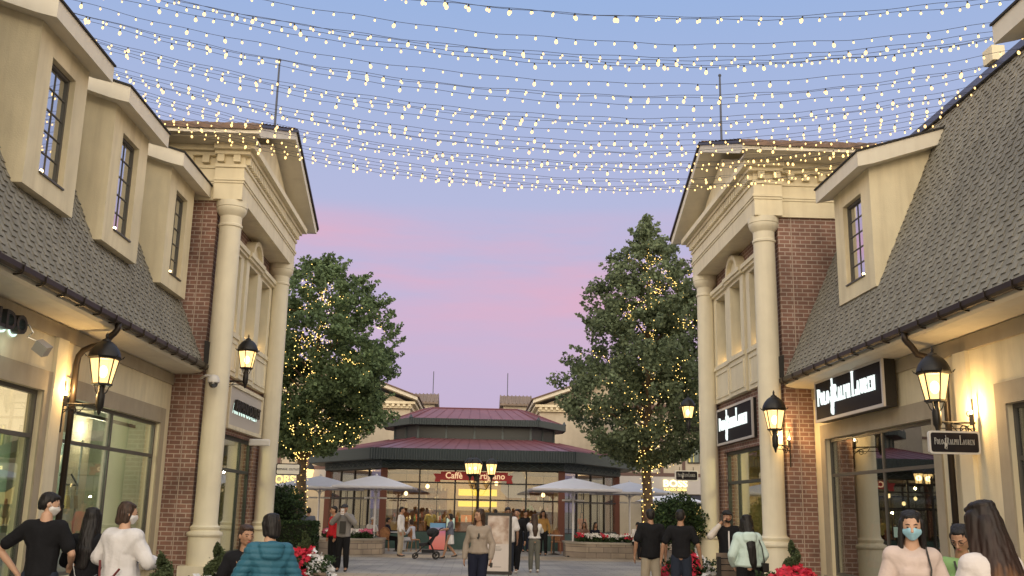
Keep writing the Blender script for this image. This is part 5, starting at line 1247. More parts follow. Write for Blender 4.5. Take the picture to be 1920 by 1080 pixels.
def hairmat(name, c):
    m = mat(name, c, .5, spec=.3); t = m.node_tree; b = t.nodes['Principled BSDF']; tcn = N(t, 'ShaderNodeTexCoord'); mp_ = N(t, 'ShaderNodeMapping'); mp_.inputs['Scale'].default_value = (1, 1, .06)
    n = N(t, 'ShaderNodeTexNoise'); n.inputs['Scale'].default_value = 95; n.inputs['Detail'].default_value = 4; t.links.new(tcn.outputs['Object'], mp_.inputs[0]); t.links.new(mp_.outputs[0], n.inputs['Vector'])
    r = ramp(t, [(.35, tuple(v*.5 for v in c)), (.68, tuple(v*1.7 for v in c))]); t.links.new(n.outputs[0], r.inputs[0]); t.links.new(r.outputs[0], b.inputs['Base Color'])
    bp = N(t, 'ShaderNodeBump'); bp.inputs['Strength'].default_value = .8; bp.inputs['Distance'].default_value = .006; t.links.new(n.outputs[0], bp.inputs['Height']); t.links.new(bp.outputs[0], b.inputs['Normal']); return m
hair_k = hairmat('hair_black', (.011, .009, .009)); hair_b = hairmat('hair_brown', (.040, .022, .015))
def hair_ombre():
    m = mat('hair_ombre', (.02, .01, .008), .5, spec=.3); t = m.node_tree; tcn = N(t, 'ShaderNodeTexCoord'); s = N(t, 'ShaderNodeSeparateXYZ'); t.links.new(tcn.outputs['Object'], s.inputs[0])
    n = N(t, 'ShaderNodeTexNoise'); n.inputs['Scale'].default_value = 22; mp_ = N(t, 'ShaderNodeMapping'); mp_.inputs['Scale'].default_value = (1, 1, .08); t.links.new(tcn.outputs['Object'], mp_.inputs[0]); t.links.new(mp_.outputs[0], n.inputs['Vector'])
    z = math_n(t, 'ADD', s.outputs[2], math_n(t, 'MULTIPLY', n.outputs[0], .5)); r = ramp(t, [(.0, (.26, .13, .055)), (.40, (.20, .09, .035)), (.62, (.03, .014, .01)), (1, (.012, .008, .007))])
    t.links.new(math_n(t, 'MULTIPLY_ADD', z, 1.0, -1.05), r.inputs[0]); t.links.new(r.outputs[0], t.nodes['Principled BSDF'].inputs['Base Color']); return m
def V(*a): return Vector(a)
def hand_shapes(w, d, up, k, curl=.35, side=1):
    """palm + four fingers + thumb; w wrist, d direction of the hand, up = back-of-hand normal"""
    d = d.normalized(); up = (up-d*up.dot(d)).normalized(); sd = d.cross(up)*side
    sh = [[(w, .024*k), (w+d*.045*k+sd*.018*k, (.016*k,)*3), (w+d*.045*k-sd*.018*k, (.016*k,)*3), (w+d*.085*k+sd*.030*k, .012*k), (w+d*.088*k-sd*.028*k, .012*k)]]
    for i, ln in enumerate((.062, .074, .069, .052)):
        b = w+d*.085*k+sd*(.030-.020*i)*k; a1 = curl*(.6+.12*i); c1 = (d*math.cos(a1)-up*math.sin(a1)); c2 = (d*math.cos(a1*2.3)-up*math.sin(a1*2.3))
        m1 = b+c1*ln*.5*k; e = m1+c2*ln*.5*k
        sh.append([(b, .0105*k), (m1, .0098*k)]); sh.append([(m1, .0098*k), (e, .008*k)])
    b = w+d*.03*k+sd*.026*k; m1 = b+(d*.6+sd*.75-up*.25).normalized()*.036*k; e = m1+(d*.9+sd*.25-up*.3).normalized()*.03*k
    sh.append([(b, .013*k), (m1, .0115*k)]); sh.append([(m1, .0115*k), (e, .0095*k)])
    return sh
ARM0 = dict(eL=(-.25, -.02, 1.13), hL=(-.26, .06, .88), eR=(.25, -.02, 1.13), hR=(.26, .06, .88))
LEG_ST = dict(kL=(-.10, .02, .50), aL=(-.11, -.01, .09), kR=(.10, .02, .50), aR=(.11, -.01, .09))
LEG_WK = dict(kL=(-.09, .17, .52), aL=(-.09, .26, .10), kR=(.09, .05, .50), aR=(.09, -.24, .16))
LEG_SIT = dict(kL=(-.12, .42, .50), aL=(-.12, .42, .09), kR=(.12, .42, .50), aR=(.12, .46, .09))
def person(x, y, face_deg, h, label, skin, hair, top, bottom, topc='short', arms=None, legs=LEG_ST, female=False, hairst='short', mask=None, vox=.014, head=(0, 0, 0), sit=0, z0=0, lean=0, shoes=None, skirt=False, cap=None, fold=.010, quilt=0, bulky=0, hem=.88, collar=False, curl=.35, glasses=False, hw=1.0, hood=False, beard=False, headdrop=0, midcol=None, bangs=False):
    k = h/1.75; T = thing('person', label, 'person', (x, y, z0))
    M = rotz(face_deg) @ Matrix.Scale(k, 4)
    A = dict(ARM0); A.update(arms or {}); A = {a: V(*b) for a, b in A.items()}; G = {a: V(*b) for a, b in legs.items()}
    wdt = .84 if female else 1.0; shz = 1.378 if female else 1.405; hipw = 1.04 if female else .95
    if sit:
        dz = -(.95-sit-.09)
        for a in A: A[a] = A[a]+V(0, 0, dz)
    else: dz = 0
    L_ = lambda v: V(v[0], v[1]+lean*max(0, v[2]-dz-.95), v[2])
    P = lambda a, b, c: L_(V(a, b, c+dz))
    if lean: A = {a: L_(v) for a, v in A.items()}
    shL, shR = P(-.175*wdt, -.01, shz), P(.175*wdt, -.01, shz)
    hipL, hipR = P(-.088*hipw, 0, .92), P(.088*hipw, 0, .92)
    hc = P(0, .03, 1.625-headdrop)+V(0, headdrop*1.1, 0)                    # head centre
    Rh = Matrix.Rotation(R_(head[2]), 3, 'Z') @ Matrix.Rotation(R_(head[0]), 3, 'X') @ Matrix.Rotation(R_(head[1]), 3, 'Y')
    H = lambda a, b, c: hc+Rh @ V(a, b, c)
    g = 1.0
    torso = [[(P(0, 0, 1.36), (.155*wdt, .095, .09)), (P(0, .0, 1.22), (.145*wdt, .10, .08)), (shL, .055), (shR, .055)],
             [(P(0, 0, 1.22), (.145*wdt, .10, .08)), (P(0, .0, 1.06), (.125*wdt, .09, .07))],
             [(P(0, 0, 1.06), (.125*wdt, .09, .07)), (P(0, -.01, .93), (.155*hipw, .105, .09))],
             [(P(0, -.005, 1.44), (.07, .06, .03)), (hc+V(0, -.03, -.09), (.052, .055, .03))]]
    if female: torso.append([(P(-.062, .055, 1.26), .055), (P(-.05, .0, 1.31), .07)]); torso.append([(P(.062, .055, 1.26), .055), (P(.05, .0, 1.31), .07)])
    headS = [[(H(0, -.012, .035), (.078, .095, .085), Rh), (H(0, .012, .0), (.072, .085, .075), Rh)],
             [(H(0, .012, 0), (.068, .078, .06), Rh), (H(0, .045, -.072), (.034, .032, .024), Rh), (H(-.042, .0, -.05), .024), (H(.042, .0, -.05), .024)],
             [(H(0, .088, .012), .009), (H(0, .112, -.022), (.013, .012, .009), Rh), (H(0, .092, -.03), (.016, .01, .008), Rh)],
             [(H(-.082, -.005, -.002), (.008, .018, .028), Rh)], [(H(.082, -.005, -.002), (.008, .018, .028), Rh)],
             [(H(-.02, .082, .028), (.022, .012, .008), Rh)], [(H(.02, .082, .028), (.022, .012, .008), Rh)],
             [(H(0, .083, -.052), (.022, .012, .007), Rh)]]
    arms_s = []; aw = .9 if female else 1
    for s_, sh, e, w in ((-1, shL, A['eL'], A['hL']), (1, shR, A['eR'], A['hR'])):
        arms_s += [[(sh, .052*aw), (sh.lerp(e, .5), .045*aw), (e, .038*aw)], [(e, .038*aw), (e.lerp(w, .35), .038*aw), (w, .025*aw)]]
        d = (w-e).normalized(); upv = V(s_*.9, .1, .2) if abs(d.z) > .6 else V(0, -.3, 1)
        arms_s += hand_shapes(w, d, upv, 1.0*(.92 if female else 1.02), curl, s_)
    legs_s = []
    for hp, kn, an in ((hipL, G['kL'], G['aL']), (hipR, G['kR'], G['aR'])):
        legs_s += [[(hp, .085), (hp.lerp(kn, .5), .072), (kn, .054)], [(kn, .052), (kn.lerp(an, .35)+V(0, -.02, 0), .054), (an, .036)], [(an, .036), (an+V(0, .12, -.055), (.036, .045, .025)), (an+V(0, -.03, -.05), .032)]]
    fuse(torso+headS+arms_s+legs_s, vox*.8, 'body', skin, T, M, smooth=3)
    # face details
    if vox <= .02:
        m = MB()
        for sx in (-1, 1):
            c = H(sx*.030, .082, .008); m.ball(c, (.012, .009, .0055), 8, 6)
        m.xform(M); m.v = [tuple(Vector(v)+wloc(T)) for v in m.v]; m.build('eyes', mat('eye_dark', (.02, .015, .012), .25), T)
        m = MB()
        for sx in (-1, 1): m.tube([H(sx*.014, .093, .030), H(sx*.030, .090, .036), H(sx*.048, .076, .030)], [.004, .0045, .002], 5)
        m.xform(M); m.v = [tuple(Vector(v)+wloc(T)) for v in m.v]; m.build('eyebrows', hair, T)
        m = MB(); m.ball(H(0, .091, -.052), (.021, .008, .0065), 10, 6); m.xform(M); m.v = [tuple(Vector(v)+wloc(T)) for v in m.v]; m.build('lips', mat('lips', (.34, .10, .09), .4), T)
    if mask is not None:
        fuse([[(H(0, .068, -.005), (.045, .035, .02), Rh), (H(0, .086, -.03), (.03, .03, .02), Rh), (H(0, .055, -.082), (.032, .035, .018), Rh), (H(-.058, .03, -.03), (.018, .03, .028), Rh), (H(.058, .03, -.03), (.018, .03, .028), Rh)]], vox*.6, 'face_mask', mask, T, M, smooth=2)
        m = MB()
        for sx in (-1, 1): m.tube([H(sx*.062, .035, -.01), H(sx*.086, .0, .02), H(sx*.088, -.018, .0), H(sx*.066, .03, -.055)], .0025, 4)
        m.xform(M); m.v = [tuple(Vector(v)+wloc(T)) for v in m.v]; m.build('mask_loops', mask, T)
    if glasses:
        m = MB()
        for sx in (-1, 1): m.tube([H(sx*.031+.022*math.cos(R_(a)), .100, .008+.016*math.sin(R_(a))) for a in range(0, 361, 30)], .0018, 4); m.tube([H(sx*.053, .098, .012), H(sx*.084, .01, .015)], .0018, 4)
        m.xform(M); m.v = [tuple(Vector(v)+wloc(T)) for v in m.v]; m.build('glasses', darkm, T)
    # hair
    if beard: fuse([[(H(0, .05, -.085), (.035, .03, .022), Rh), (H(-.05, .02, -.05), (.016, .025, .03), Rh)], [(H(0, .05, -.085), (.035, .03, .022), Rh), (H(.05, .02, -.05), (.016, .025, .03), Rh)]], vox*.6, 'beard', hair, T, M, 2)
    capS = [[(H(0, -.022, .050), (.087, .096, .080), Rh), (H(0, -.045, .0), (.083, .073, .066), Rh)]]
    if bangs: capS.append([(H(0, .06, .085), (.06, .035, .028), Rh), (H(0, .0, .105), (.07, .06, .03), Rh)])
    if hairst == 'short': hs = capS+[[(H(0, -.075, -.035), (.062, .03, .035), Rh), (H(0, -.06, .02), (.08, .05, .05), Rh)], [(H(0, .036, .090), (.058, .048, .022), Rh), (H(0, -.02, .104), (.066, .06, .028), Rh)]]
    elif hairst == 'long':
        hs = capS+[[(H(0, .018, .086), (.066, .050, .028), Rh), (H(0, -.03, .1), (.08, .07, .035), Rh)],
          [(H(0, -.05, 0), (.092, .065, .07), Rh), (hc+V(0, -.085, -.17), (.10, .045, .06)), (P(0, -.135, 1.26), (.095, .035, .06))], [(P(0, -.135, 1.28), (.095, .035, .06)), (P(.0, -.14, 1.12), (.06, .022, .05))],
          [(H(-.078, .005, .03), (.022, .04, .04), Rh), (hc+V(-.09, -.02, -.16), (.024, .035, .05))], [(H(.078, .005, .03), (.022, .04, .04), Rh), (hc+V(.09, -.02, -.16), (.024, .035, .05))]]
    elif hairst == 'verylong':
        hs = capS+[[(H(0, .03, .09), (.070, .055, .03), Rh), (H(0, -.03, .1), (.085, .075, .038), Rh)],
          [(H(0, -.05, 0), (.098, .072, .08), Rh), (hc+V(0, -.10, -.2), (.12*hw, .06, .07)), (P(.01, -.165, 1.22), (.13*hw, .045, .07))], [(P(.01, -.165, 1.24), (.13*hw, .045, .07)), (P(.03, -.17, 1.02), (.115*hw, .032, .07)), (P(.05, -.16, .93), (.07*hw, .02, .05))],
          [(H(-.080, .0, .03), (.03, .05, .05), Rh), (hc+V(-.10, -.03, -.2), (.03, .04, .06))], [(H(.080, .0, .03), (.03, .05, .05), Rh), (hc+V(.10, -.03, -.2), (.03, .04, .06))]]
    elif hairst == 'bob':
        hs = capS+[[(H(0, .022, .085), (.066, .050, .028), Rh), (H(0, -.03, .095), (.08, .07, .036), Rh)], [(H(0, -.05, .0), (.088, .066, .07), Rh), (H(0, -.065, -.085), (.066, .050, .04), Rh)],
          [(H(-.072, -.005, .03), (.022, .042, .04), Rh), (H(-.070, -.02, -.07), (.018, .034, .035), Rh)], [(H(.072, -.005, .03), (.022, .042, .04), Rh), (H(.070, -.02, -.07), (.018, .034, .035), Rh)]]
    elif hairst == 'tied': hs = capS+[[(H(0, .035, .088), (.068, .05, .028), Rh), (H(0, -.03, .1), (.08, .07, .035), Rh)], [(H(0, -.11, .0), (.05, .045, .05), Rh)], [(H(0, -.10, -.02), (.035, .03, .03), Rh), (H(.01, -.115, -.13), (.03, .025, .05), Rh)]]
    else: hs = [capS[0]]
    if cap is None or hairst not in ('short',):
        fuse(hs, vox*.75, 'hair', hair, T, M, smooth=2, strands=.006 if hairst != 'short' else .004)
    else: fuse([[(H(0, -.045, .01), (.085, .065, .055), Rh)]], vox*.75, 'hair', hair, T, M, 2)
    if cap is not None:
        fuse([[(H(0, -.008, .065), (.094, .106, .066), Rh)], [(H(0, .10, .055), (.06, .035, .007), Rh), (H(0, .15, .04), (.045, .03, .006), Rh)]], vox*.7, 'cap', cap, T, M, 2)
    # top
    b = .016+bulky
    z_h = hem
    ts = [[(P(0, 0, 1.36), (.165*wdt+b, .105+b, .085)), (P(0, .0, 1.22), (.152*wdt+b, .11+b, .08)), (shL, .057+b), (shR, .057+b)],
          [(P(0, 0, 1.22), (.152*wdt+b, .11+b, .08)), (P(0, .0, 1.08), (.142*wdt+b*1.3, .105+b*1.2, .07))],
          [(P(0, 0, 1.08), (.142*wdt+b*1.3, .105+b*1.2, .07)), (P(0, -.005, z_h+.06), (.158*hipw+b*1.3, .115+b*1.2, .055))]]
    if female: ts += [[(P(-.060, .056, 1.26), .055+b), (P(.060, .056, 1.26), .055+b), (P(0, .0, 1.31), .07+b)]]
    ts.append([(P(0, -.012, 1.435), (.085, .075, .03)), (P(0, -.01, 1.38), (.12, .09, .04))])
    if collar: ts.append([(P(0, -.02, 1.475), (.072, .072, .018)), (P(0, -.02, 1.42), (.085, .08, .02))])
    if hood: ts.append([(P(0, -.10, 1.44), (.13, .07, .055)), (P(0, -.13, 1.36), (.11, .05, .05))])
    for sh, e, w in ((shL, A['eL'], A['hL']), (shR, A['eR'], A['hR'])):
        sb = .012+bulky*.8-(.006 if female else 0)
        if topc == 'short': ts.append([(sh, .060+sb), (sh.lerp(e, .72), .056+sb)])
        else: ts += [[(sh, .060+sb), (sh.lerp(e, .5), .053+sb), (e, .047+sb)], [(e, .047+sb), (e.lerp(w, .5), .044+sb), (e.lerp(w, .93), .036+sb*.8)]]
    fuse(ts, vox*.9, 'top', top, T, M, smooth=3, fold=fold, quilt=quilt)
    # trousers / skirt
    if skirt:
        bs = [[(P(0, -.01, .95), (.165*hipw, .12, .06)), (P(0, .0, .58), (.21, .17, .03))]]
    else:
        bs = [[(P(0, -.01, .97), (.155*hipw, .11, .045)), (hipL, .104), (hipR, .104)]]
        for hp, kn, an in ((hipL, G['kL'], G['aL']), (hipR, G['kR'], G['aR'])): bs += [[(hp, .104), (hp.lerp(kn, .5), .096), (kn, .082)], [(kn, .082), (kn.lerp(an, .5), .078), (kn.lerp(an, .93), .066)]]
    fuse(bs, vox*.9, 'trousers' if not skirt else 'skirt', bottom, T, M, smooth=3, fold=.005, fscale=7)
    for an in (G['aL'], G['aR']): fuse([[(an+V(0, -.025, -.025), (.042, .048, .045)), (an+V(0, .05, -.055), (.046, .05, .032)), (an+V(0, .145, -.065), (.040, .04, .024))]], vox*.7, 'shoe', shoes or mat('shoe_black', (.02, .02, .02), .5), T, M, 2)
    T['_k'] = k
    return T, M
def item(T, M, mb, name, m, smooth=False):
    mb.xform(M); off = wloc(T); mb.v = [tuple(Vector(v)+off) for v in mb.v]; return mb.build(name, m, T, smooth=smooth)
def cloth(name, col, r=.9, **k): return mat('cloth_'+name, col, r, var=.08, vscale=5, bump=.25, bscale=30, spec=.2, **k)
blk = cloth('black', (.010, .010, .012)); wht = cloth('white', (.62, .60, .60)); den = cloth('dark_denim', (.022, .028, .045)); navy = cloth('navy', (.012, .014, .028))
khaki = cloth('khaki', (.36, .31, .24)); greyc = cloth('grey', (.22, .21, .21)); beige = cloth('beige_knit', (.30, .25, .205)); mintc = cloth('mint', (.50, .62, .58)); teal = cloth('teal_padded', (.03, .115, .17), .5); pinkb = cloth('pale_pink', (.56, .45, .40)); sage = cloth('sage', (.24, .40, .16)); olive = cloth('olive_grey', (.13, .13, .115)); redc = cloth('red', (.45, .02, .03)); printc = cloth('print', (.12, .13, .17))
maskw = mat('mask_white', (.66, .64, .62), .8); maskb = mat('mask_blue', (.30, .52, .62), .8); wshoe = mat('shoe_white', (.62, .6, .58), .6)
# facing: 0 = +Y (away from camera), 180 = towards the camera, 90 = -X (left), -90 = +X (right)
# -- left foreground
person(-4.41, 10.7, -8, 1.78, 'person in black T-shirt and white mask at the left edge, elbow out, seen from behind', skin_l, hair_k, blk, den, arms=dict(eL=(-.43, -.06, 1.18), hL=(-.24, .02, .93), eR=(.30, .02, 1.15), hR=(.22, .16, 1.05)), head=(-14, 0, -62), mask=maskw, vox=.011)
t_, M_ = person(-4.06, 11.0, 0, 1.63, 'person with long black hair, black top and thin silver bag strap, seen from behind', skin_l, hair_k, blk, blk, 'long', arms=dict(eL=(-.25, .02, 1.15), hL=(-.14, .2, 1.08), eR=(.25, .02, 1.15), hR=(.14, .2, 1.08)), female=True, hairst='long', vox=.011, bulky=.02, hem=.80)
m = MB(); m.tube([V(-.10, -.155, 1.16), V(-.06, -.165, 1.02), V(-.02, -.165, .96), V(.08, -.16, .955), V(.17, -.12, 1.03)], .006, 5); item(t_, M_, m, 'bag_strap', mat('chain_silver', (.5, .5, .5), .3, metal=1))
t_, M_ = person(-3.57, 10.6, -18, 1.70, 'person in loose white top with brown hair and small tan bag, seen from behind', skin_l, hair_b, wht, cloth('mauve', (.34, .27, .26)), 'long', arms=dict(eL=(-.27, -.03, 1.18), hL=(-.16, .14, 1.10), eR=(.29, .04, 1.14), hR=(.25, .26, 1.12)), female=True, hairst='bob', mask=maskw, head=(-8, 0, -42), vox=.011, bulky=.034, hem=.90, fold=.014)
m = MB(); m.hexa([V(-.10, -.26, .78), V(.06, -.26, .78), V(.06, -.20, .78), V(-.10, -.20, .78), V(-.08, -.25, .97), V(.07, -.25, .97), V(.07, -.20, .97), V(-.08, -.20, .97)]); item(t_, M_, m, 'bag', mat('tan_leather', (.30, .13, .08), .5))
for q_ in ([V(-.07, -.23, .97), V(-.10, -.21, 1.16)], [V(.06, -.23, .97), V(.13, -.19, 1.08)]): item(t_, M_, MB().tube(q_, .012, 5), 'bag_strap', mat('strap_red', (.14, .03, .03), .6))
t_, M_ = person(-2.22, 10.1, 197, 1.50, 'person in black top facing the camera, talking to the one in blue padded jacket', skin_m, hair_b, blk, blk, 'short', arms=dict(eL=(-.25, .03, 1.12), hL=(-.05, .24, 1.05), eR=(.26, .03, 1.12), hR=(.02, .25, 1.11)), female=True, hairst='tied', head=(-3, 0, 18), vox=.010, bulky=.02)
m = MB(); m.tube([V(.10, .155, 1.36), V(.03, .20, 1.20), V(-.02, .24, 1.12)], .006, 5); item(t_, M_, m, 'lanyard', mat('tan_strap', (.35, .18, .09), .6))
t_, M_ = person(-1.86, 9.45, 22, 1.62, 'person in blue quilted padded jacket with short black hair, seen from behind', skin_l, hair_k, teal, navy, 'long', arms=dict(eL=(-.27, .03, 1.15), hL=(-.15, .22, 1.05), eR=(.27, .0, 1.14), hR=(.22, .14, .95)), female=True, hairst='bob', head=(-6, 0, 22), mask=None, vox=.010, bulky=.03, quilt=.011, hood=True, hem=.80, fold=.004)
# -- right foreground
t_, M_ = person(3.58, 8.25, 172, 1.75, 'person with long dark hair, pale blue mask and cream pink jacket, facing the camera', skin_l, hair_k, pinkb, khaki, 'long', arms=dict(eL=(-.25, .02, 1.13), hL=(-.14, .2, 1.0), eR=(.25, .02, 1.13), hR=(.14, .2, 1.0)), female=True, hairst='long', head=(-8, 0, -14), mask=maskb, vox=.009, bulky=.018, collar=True, fold=.010)
m = MB(); m.tube([V(-.085, .09, 1.47), V(-.10, .15, 1.30), V(-.06, .19, 1.0)], .008, 5); item(t_, M_, m, 'bag_strap', darkm)
t_, M_ = person(4.14, 8.55, 150, 1.665, 'person in green top with dark hair parted and glasses, head bent down between two others', skin_m, hair_k, sage, den, 'short', arms=dict(eL=(-.22, .08, 1.12), hL=(-.06, .28, 1.22), eR=(.22, .08, 1.12), hR=(.06, .28, 1.22)), female=True, hairst='bob', head=(-26, 0, -16), vox=.009, glasses=True, headdrop=.02)
m = MB(); m.tube([V(.06, .12, 1.42), V(.02, .17, 1.25), V(-.08, .17, 1.0)], .010, 5); item(t_, M_, m, 'bag_strap', darkm)
person(3.14, 6.15, 22, 1.80, 'person in white top with very long dark hair fading to blond, at the right edge', skin_l, hair_ombre(), cloth('cream_top', (.60, .55, .53)), den, 'long', arms=dict(eL=(-.23, .06, 1.15), hL=(-.12, .26, 1.18), eR=(.24, .06, 1.13), hR=(.12, .26, 1.15)), female=True, hairst='verylong', head=(-10, 0, 2), vox=.009, fold=.010, bulky=.01)
# -- right middle
t_, M_ = person(4.29, 15.9, 4, 1.69, 'person in pale mint hoodie with long black hair and shoulder bag, seen from behind', skin_l, hair_k, mintc, blk, 'long', arms=dict(eL=(-.27, -.02, 1.12), hL=(-.20, .12, .96), eR=(.27, -.02, 1.12), hR=(.2, .12, .96)), female=True, hairst='verylong', hw=.55, vox=.012, bulky=.03, hood=True, fold=.009, hem=.90)
m = MB(); m.tube([V(.13, -.08, 1.44), V(.19, -.14, 1.25), V(.24, -.10, 1.0)], .009, 5); m.box(.19, .29, -.16, .02, .86, 1.0); item(t_, M_, m, 'shoulder_bag', darkm)
t_, M_ = person(4.68, 18.7, 176, 1.77, 'bearded person in cap and dark jacket with white sleeves, phone held to the ear', skin_m, hair_k, blk, blk, 'short', arms=dict(eL=(-.28, .05, 1.12), hL=(-.22, .16, .94), eR=(.33, .12, 1.28), hR=(.12, .12, 1.54)), head=(6, 0, 10), vox=.013, cap=mat('cap_black', (.015, .015, .016), .8), beard=True, curl=1.0)
m = MB(); m.box(.10, .125, .06, .16, 1.55, 1.68); item(t_, M_, m, 'phone', darkm)
fuse([[(V(-.19, -.01, 1.39), .075), (V(-.28, .05, 1.12), .065)], [(V(-.28, .05, 1.12), .06), (V(-.23, .15, .98), .045)], [(V(.19, -.01, 1.39), .075), (V(.33, .12, 1.28), .065)], [(V(.33, .12, 1.28), .06), (V(.17, .12, 1.47), .045)]], .013, 'jacket_sleeves', cloth('sleeve_cream', (.55, .50, .45)), t_, M_, 3)
m = MB(); m.box(-.012, .012, .125, .14, .9, 1.38); item(t_, M_, m, 'placket', wht)
person(3.36, 19.3, 2, 1.76, 'person in black shirt and khaki trousers with hair tied in a bun, walking away', skin_m, hair_k, blk, khaki, 'short', arms=dict(eL=(-.29, -.05, 1.13), hL=(-.30, .04, .90), eR=(.28, -.02, 1.13), hR=(.29, .06, .88)), legs=dict(kL=(-.10, .06, .50), aL=(-.11, .06, .09), kR=(.10, .0, .50), aR=(.12, -.12, .10)), hairst='short', vox=.012, bulky=.015, hem=.82)
person(3.69, 18.1, -14, 1.76, 'person in black T-shirt walking away beside the far right column, arms hanging', skin_m, hair_k, blk, den, 'short', arms=dict(eL=(-.31, -.04, 1.13), hL=(-.35, .02, .88), eR=(.30, -.02, 1.13), hR=(.34, .08, .88)), hairst='short', vox=.012, head=(0, 0, -8))
# -- centre
t_, M_ = person(.10, 18.3, 172, 1.70, 'person in beige sweater with hooked sunglasses and long brown hair, walking toward the camera', skin_m, hair_b, beige, navy, 'long', arms=dict(eL=(-.25, -.02, 1.12), hL=(-.24, .10, .87), eR=(.24, -.05, 1.12), hR=(.26, .0, .86)), legs=LEG_WK, female=True, hairst='long', head=(-4, 0, -38), vox=.011, hem=.92, bulky=.012)
m = MB(); m.ball(V(-.02, .17, 1.28), (.014, .010, .045), 8, 6); m.ball(V(-.005, .17, 1.235), (.018, .012, .022), 8, 6); item(t_, M_, m, 'sunglasses', darkm)
m = MB(); m.box(-.27, -.24, .06, .20, .72, .80); item(t_, M_, m, 'phone', darkm)
person(.92, 27.6, 168, 1.76, 'person in white T-shirt and dark jeans standing right behind the poster stand', skin_d, hair_k, wht, den, 'short', arms=dict(eL=(-.27, .0, 1.13), hL=(-.28, .05, .9), eR=(.27, 0, 1.13), hR=(.28, .05, .9)), vox=.014, bulky=.03, hem=.80, head=(-10, 0, 20))
person(1.22, 28.6, 160, 1.72, 'person in black half hidden behind the white T-shirt, with white shoes', skin_m, hair_k, blk, blk, 'long', legs=LEG_WK, vox=.016, shoes=wshoe)
t_, M_ = person(1.72, 28.8, 6, 1.58, 'person in white cropped top and grey wide trousers, arms raised to take a photo', skin_m, hair_b, wht, olive, 'long', arms=dict(eL=(-.27, .12, 1.24), hL=(-.12, .26, 1.46), eR=(.25, .14, 1.24), hR=(.02, .28, 1.48)), female=True, hairst='long', vox=.013, hem=.98, bulky=.02, shoes=wshoe)
m = MB(); m.box(-.12, .04, .30, .315, 1.50, 1.58); item(t_, M_, m, 'phone', darkm)
t_, M_ = person(-3.50, 27.7, 178, 1.76, 'person in grey shirt with dark chest bag, holding a white phone up before the face', skin_m, hair_k, greyc, blk, 'long', arms=dict(eL=(-.30, .14, 1.26), hL=(-.07, .28, 1.50), eR=(.30, .14, 1.26), hR=(.07, .28, 1.50)), vox=.013, bulky=.02, cap=mat('cap_dark', (.03, .03, .04), .8), hem=.86)
m = MB(); m.box(-.045, .045, .34, .352, 1.47, 1.63); item(t_, M_, m, 'phone', wht)
m = MB(); m.box(-.08, .08, .15, .21, .98, 1.30); item(t_, M_, m, 'chest_bag', darkm)
person(-3.92, 28.8, 120, 1.70, 'person in red jacket and black trousers standing behind the one photographing', skin_m, hair_k, redc, blk, 'long', vox=.015, bulky=.02, female=True)
t_, M_ = person(-.80, 35.6, 95, 1.52, 'person in patterned dark shirt and white skirt pushing the black pushchair', skin_m, hair_k, printc, wht, 'short', arms=dict(eL=(-.22, .12, 1.16), hL=(-.16, .38, 1.10), eR=(.22, .12, 1.16), hR=(.16, .38, 1.10)), female=True, skirt=True, hairst='bob', vox=.014, legs=LEG_WK)
# -- seated
person(-3.98, 39.7, 225, 1.72, 'person in white shirt and white cap sitting behind the left stone planter', skin_m, hair_k, wht, greyc, 'short', arms=dict(eL=(-.22, .12, 1.16), hL=(-.05, .34, 1.1), eR=(.22, .12, 1.16), hR=(.05, .34, 1.1)), legs=LEG_SIT, sit=.45, vox=.016, cap=mat('cap_white', (.6, .58, .56), .8), lean=.15)
person(-2.42, 40.9, 65, 1.62, 'person in pale blue-white dress sitting at the small table left of the cafe door', skin_m, hair_b, cloth('pale_blue', (.50, .52, .60)), cloth('pale_blue', (.5, .5, .6)), 'long', arms=dict(eL=(-.22, .14, 1.16), hL=(-.06, .34, 1.16), eR=(.22, .14, 1.16), hR=(.06, .34, 1.16)), legs=LEG_SIT, sit=.46, female=True, hairst='bob', vox=.016, shoes=wshoe, lean=.12)
person(-3.45, 41.1, -80, 1.68, 'person in dark top sitting on the left side of the small table', skin_m, hair_k, navy, blk, 'long', arms=dict(eL=(-.22, .14, 1.16), hL=(-.06, .34, 1.16), eR=(.22, .14, 1.16), hR=(.06, .34, 1.16)), legs=LEG_SIT, sit=.46, vox=.017)
person(6.06, 37.95, 200, 1.60, 'person in white T-shirt and black trousers sitting on the right stone planter', skin_m, hair_k, wht, blk, 'short', arms=dict(eL=(-.20, .12, 1.14), hL=(-.03, .30, 1.10), eR=(.20, .12, 1.14), hR=(.03, .30, 1.10)), legs=LEG_SIT, sit=.57, vox=.014, head=(-22, 0, 0), lean=.2)
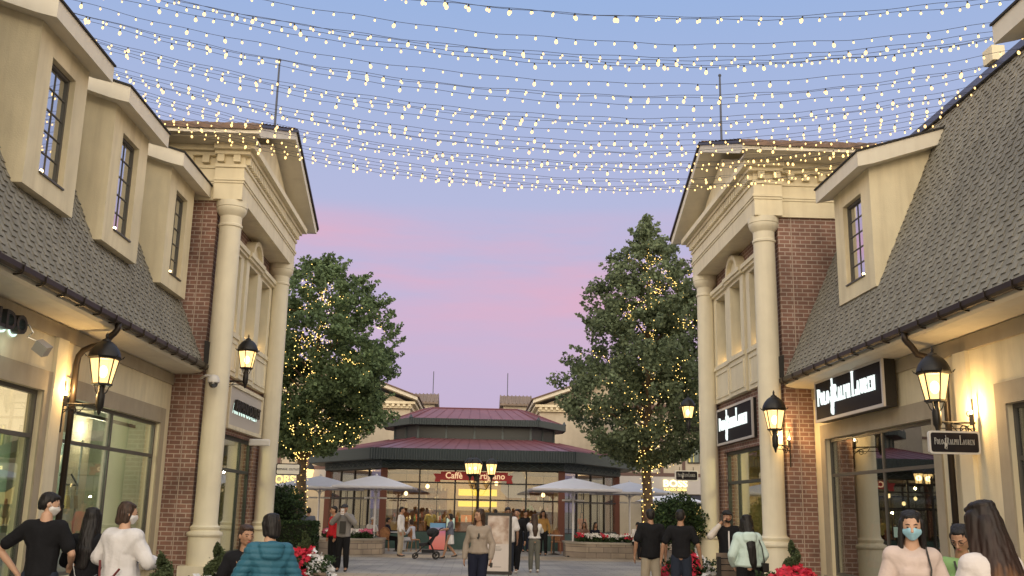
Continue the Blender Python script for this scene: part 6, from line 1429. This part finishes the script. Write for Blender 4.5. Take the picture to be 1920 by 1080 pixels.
for x, y, f, h, c, lb, fm in ((4.85, 40.6, 200, 1.65, navy, 'dark-haired person sitting behind the red flowers of the right planter', True), (4.45, 41.0, 160, 1.65, cloth('dusty', (.25, .15, .12)), 'person with brown hair sitting left of the dark-haired one behind the right planter', True)):
    person(x, y, f, h, lb, skin_m, hair_k if c is navy else hair_b, c, blk, 'long', legs=LEG_SIT, sit=.46, vox=.018, female=fm, hairst='long')
person(-1.95, 46.0, 180, 1.70, 'person in pale yellow top working behind the cafe window', skin_m, hair_k, cloth('yellow', (.55, .44, .16)), blk, 'short', vox=.018)
person(4.95, 46.6, 185, 1.65, 'person in orange-red top standing inside the right wing of the cafe', skin_m, hair_b, cloth('orange', (.5, .12, .05)), blk, 'long', vox=.02, female=True, hairst='long')
for x, y, f, h, tp, bt, lb, fm in ((-2.6, 36.6, -100, 1.72, wht, khaki, 'person in white shirt and khaki trousers walking behind the pushchair group', False), (2.7, 39.6, 170, 1.68, cloth('ochre', (.34, .2, .07)), blk, 'person in ochre top standing by the small table right of the cafe door', True), (.9, 42.4, 15, 1.7, greyc, den, 'person in grey top at the cafe window just right of the lamp post', False), (2.15, 42.6, 200, 1.66, blk, den, 'dark dressed person at the cafe front, right of the arms-raised photographer', False), (-5.85, 34.6, 10, 1.66, blk, den, 'person in black just right of the clipped hedge, seen from behind', True), (-5.35, 33.2, 30, 1.64, cloth('slate', (.10, .11, .14)), blk, 'person in slate grey jacket beside the left light-wrapped trunk', False), (-6.35, 34.9, -20, 1.62, navy, cloth('pale_jeans', (.28, .30, .38)), 'person in navy top and pale jeans behind the spiral topiary', False),
    (7.9, 42.0, 190, 1.68, blk, blk, 'dark figure between the right trunk and the black shirt person', False), (8.4, 44.0, 150, 1.66, navy, blk, 'dark dressed figure in front of the lit far shop', True), (-5.3, 41.3, 90, 1.7, blk, blk, 'person in black standing under the left rear umbrella', False)):
    person(x, y, f, h, lb, skin_m, hair_k, tp, bt, 'long', vox=.016, female=fm, hairst='long' if fm else 'short')
for o in bpy.data.objects:
    if '_k' in o: del o['_k']
bpy.data.scenes.remove(TMP)
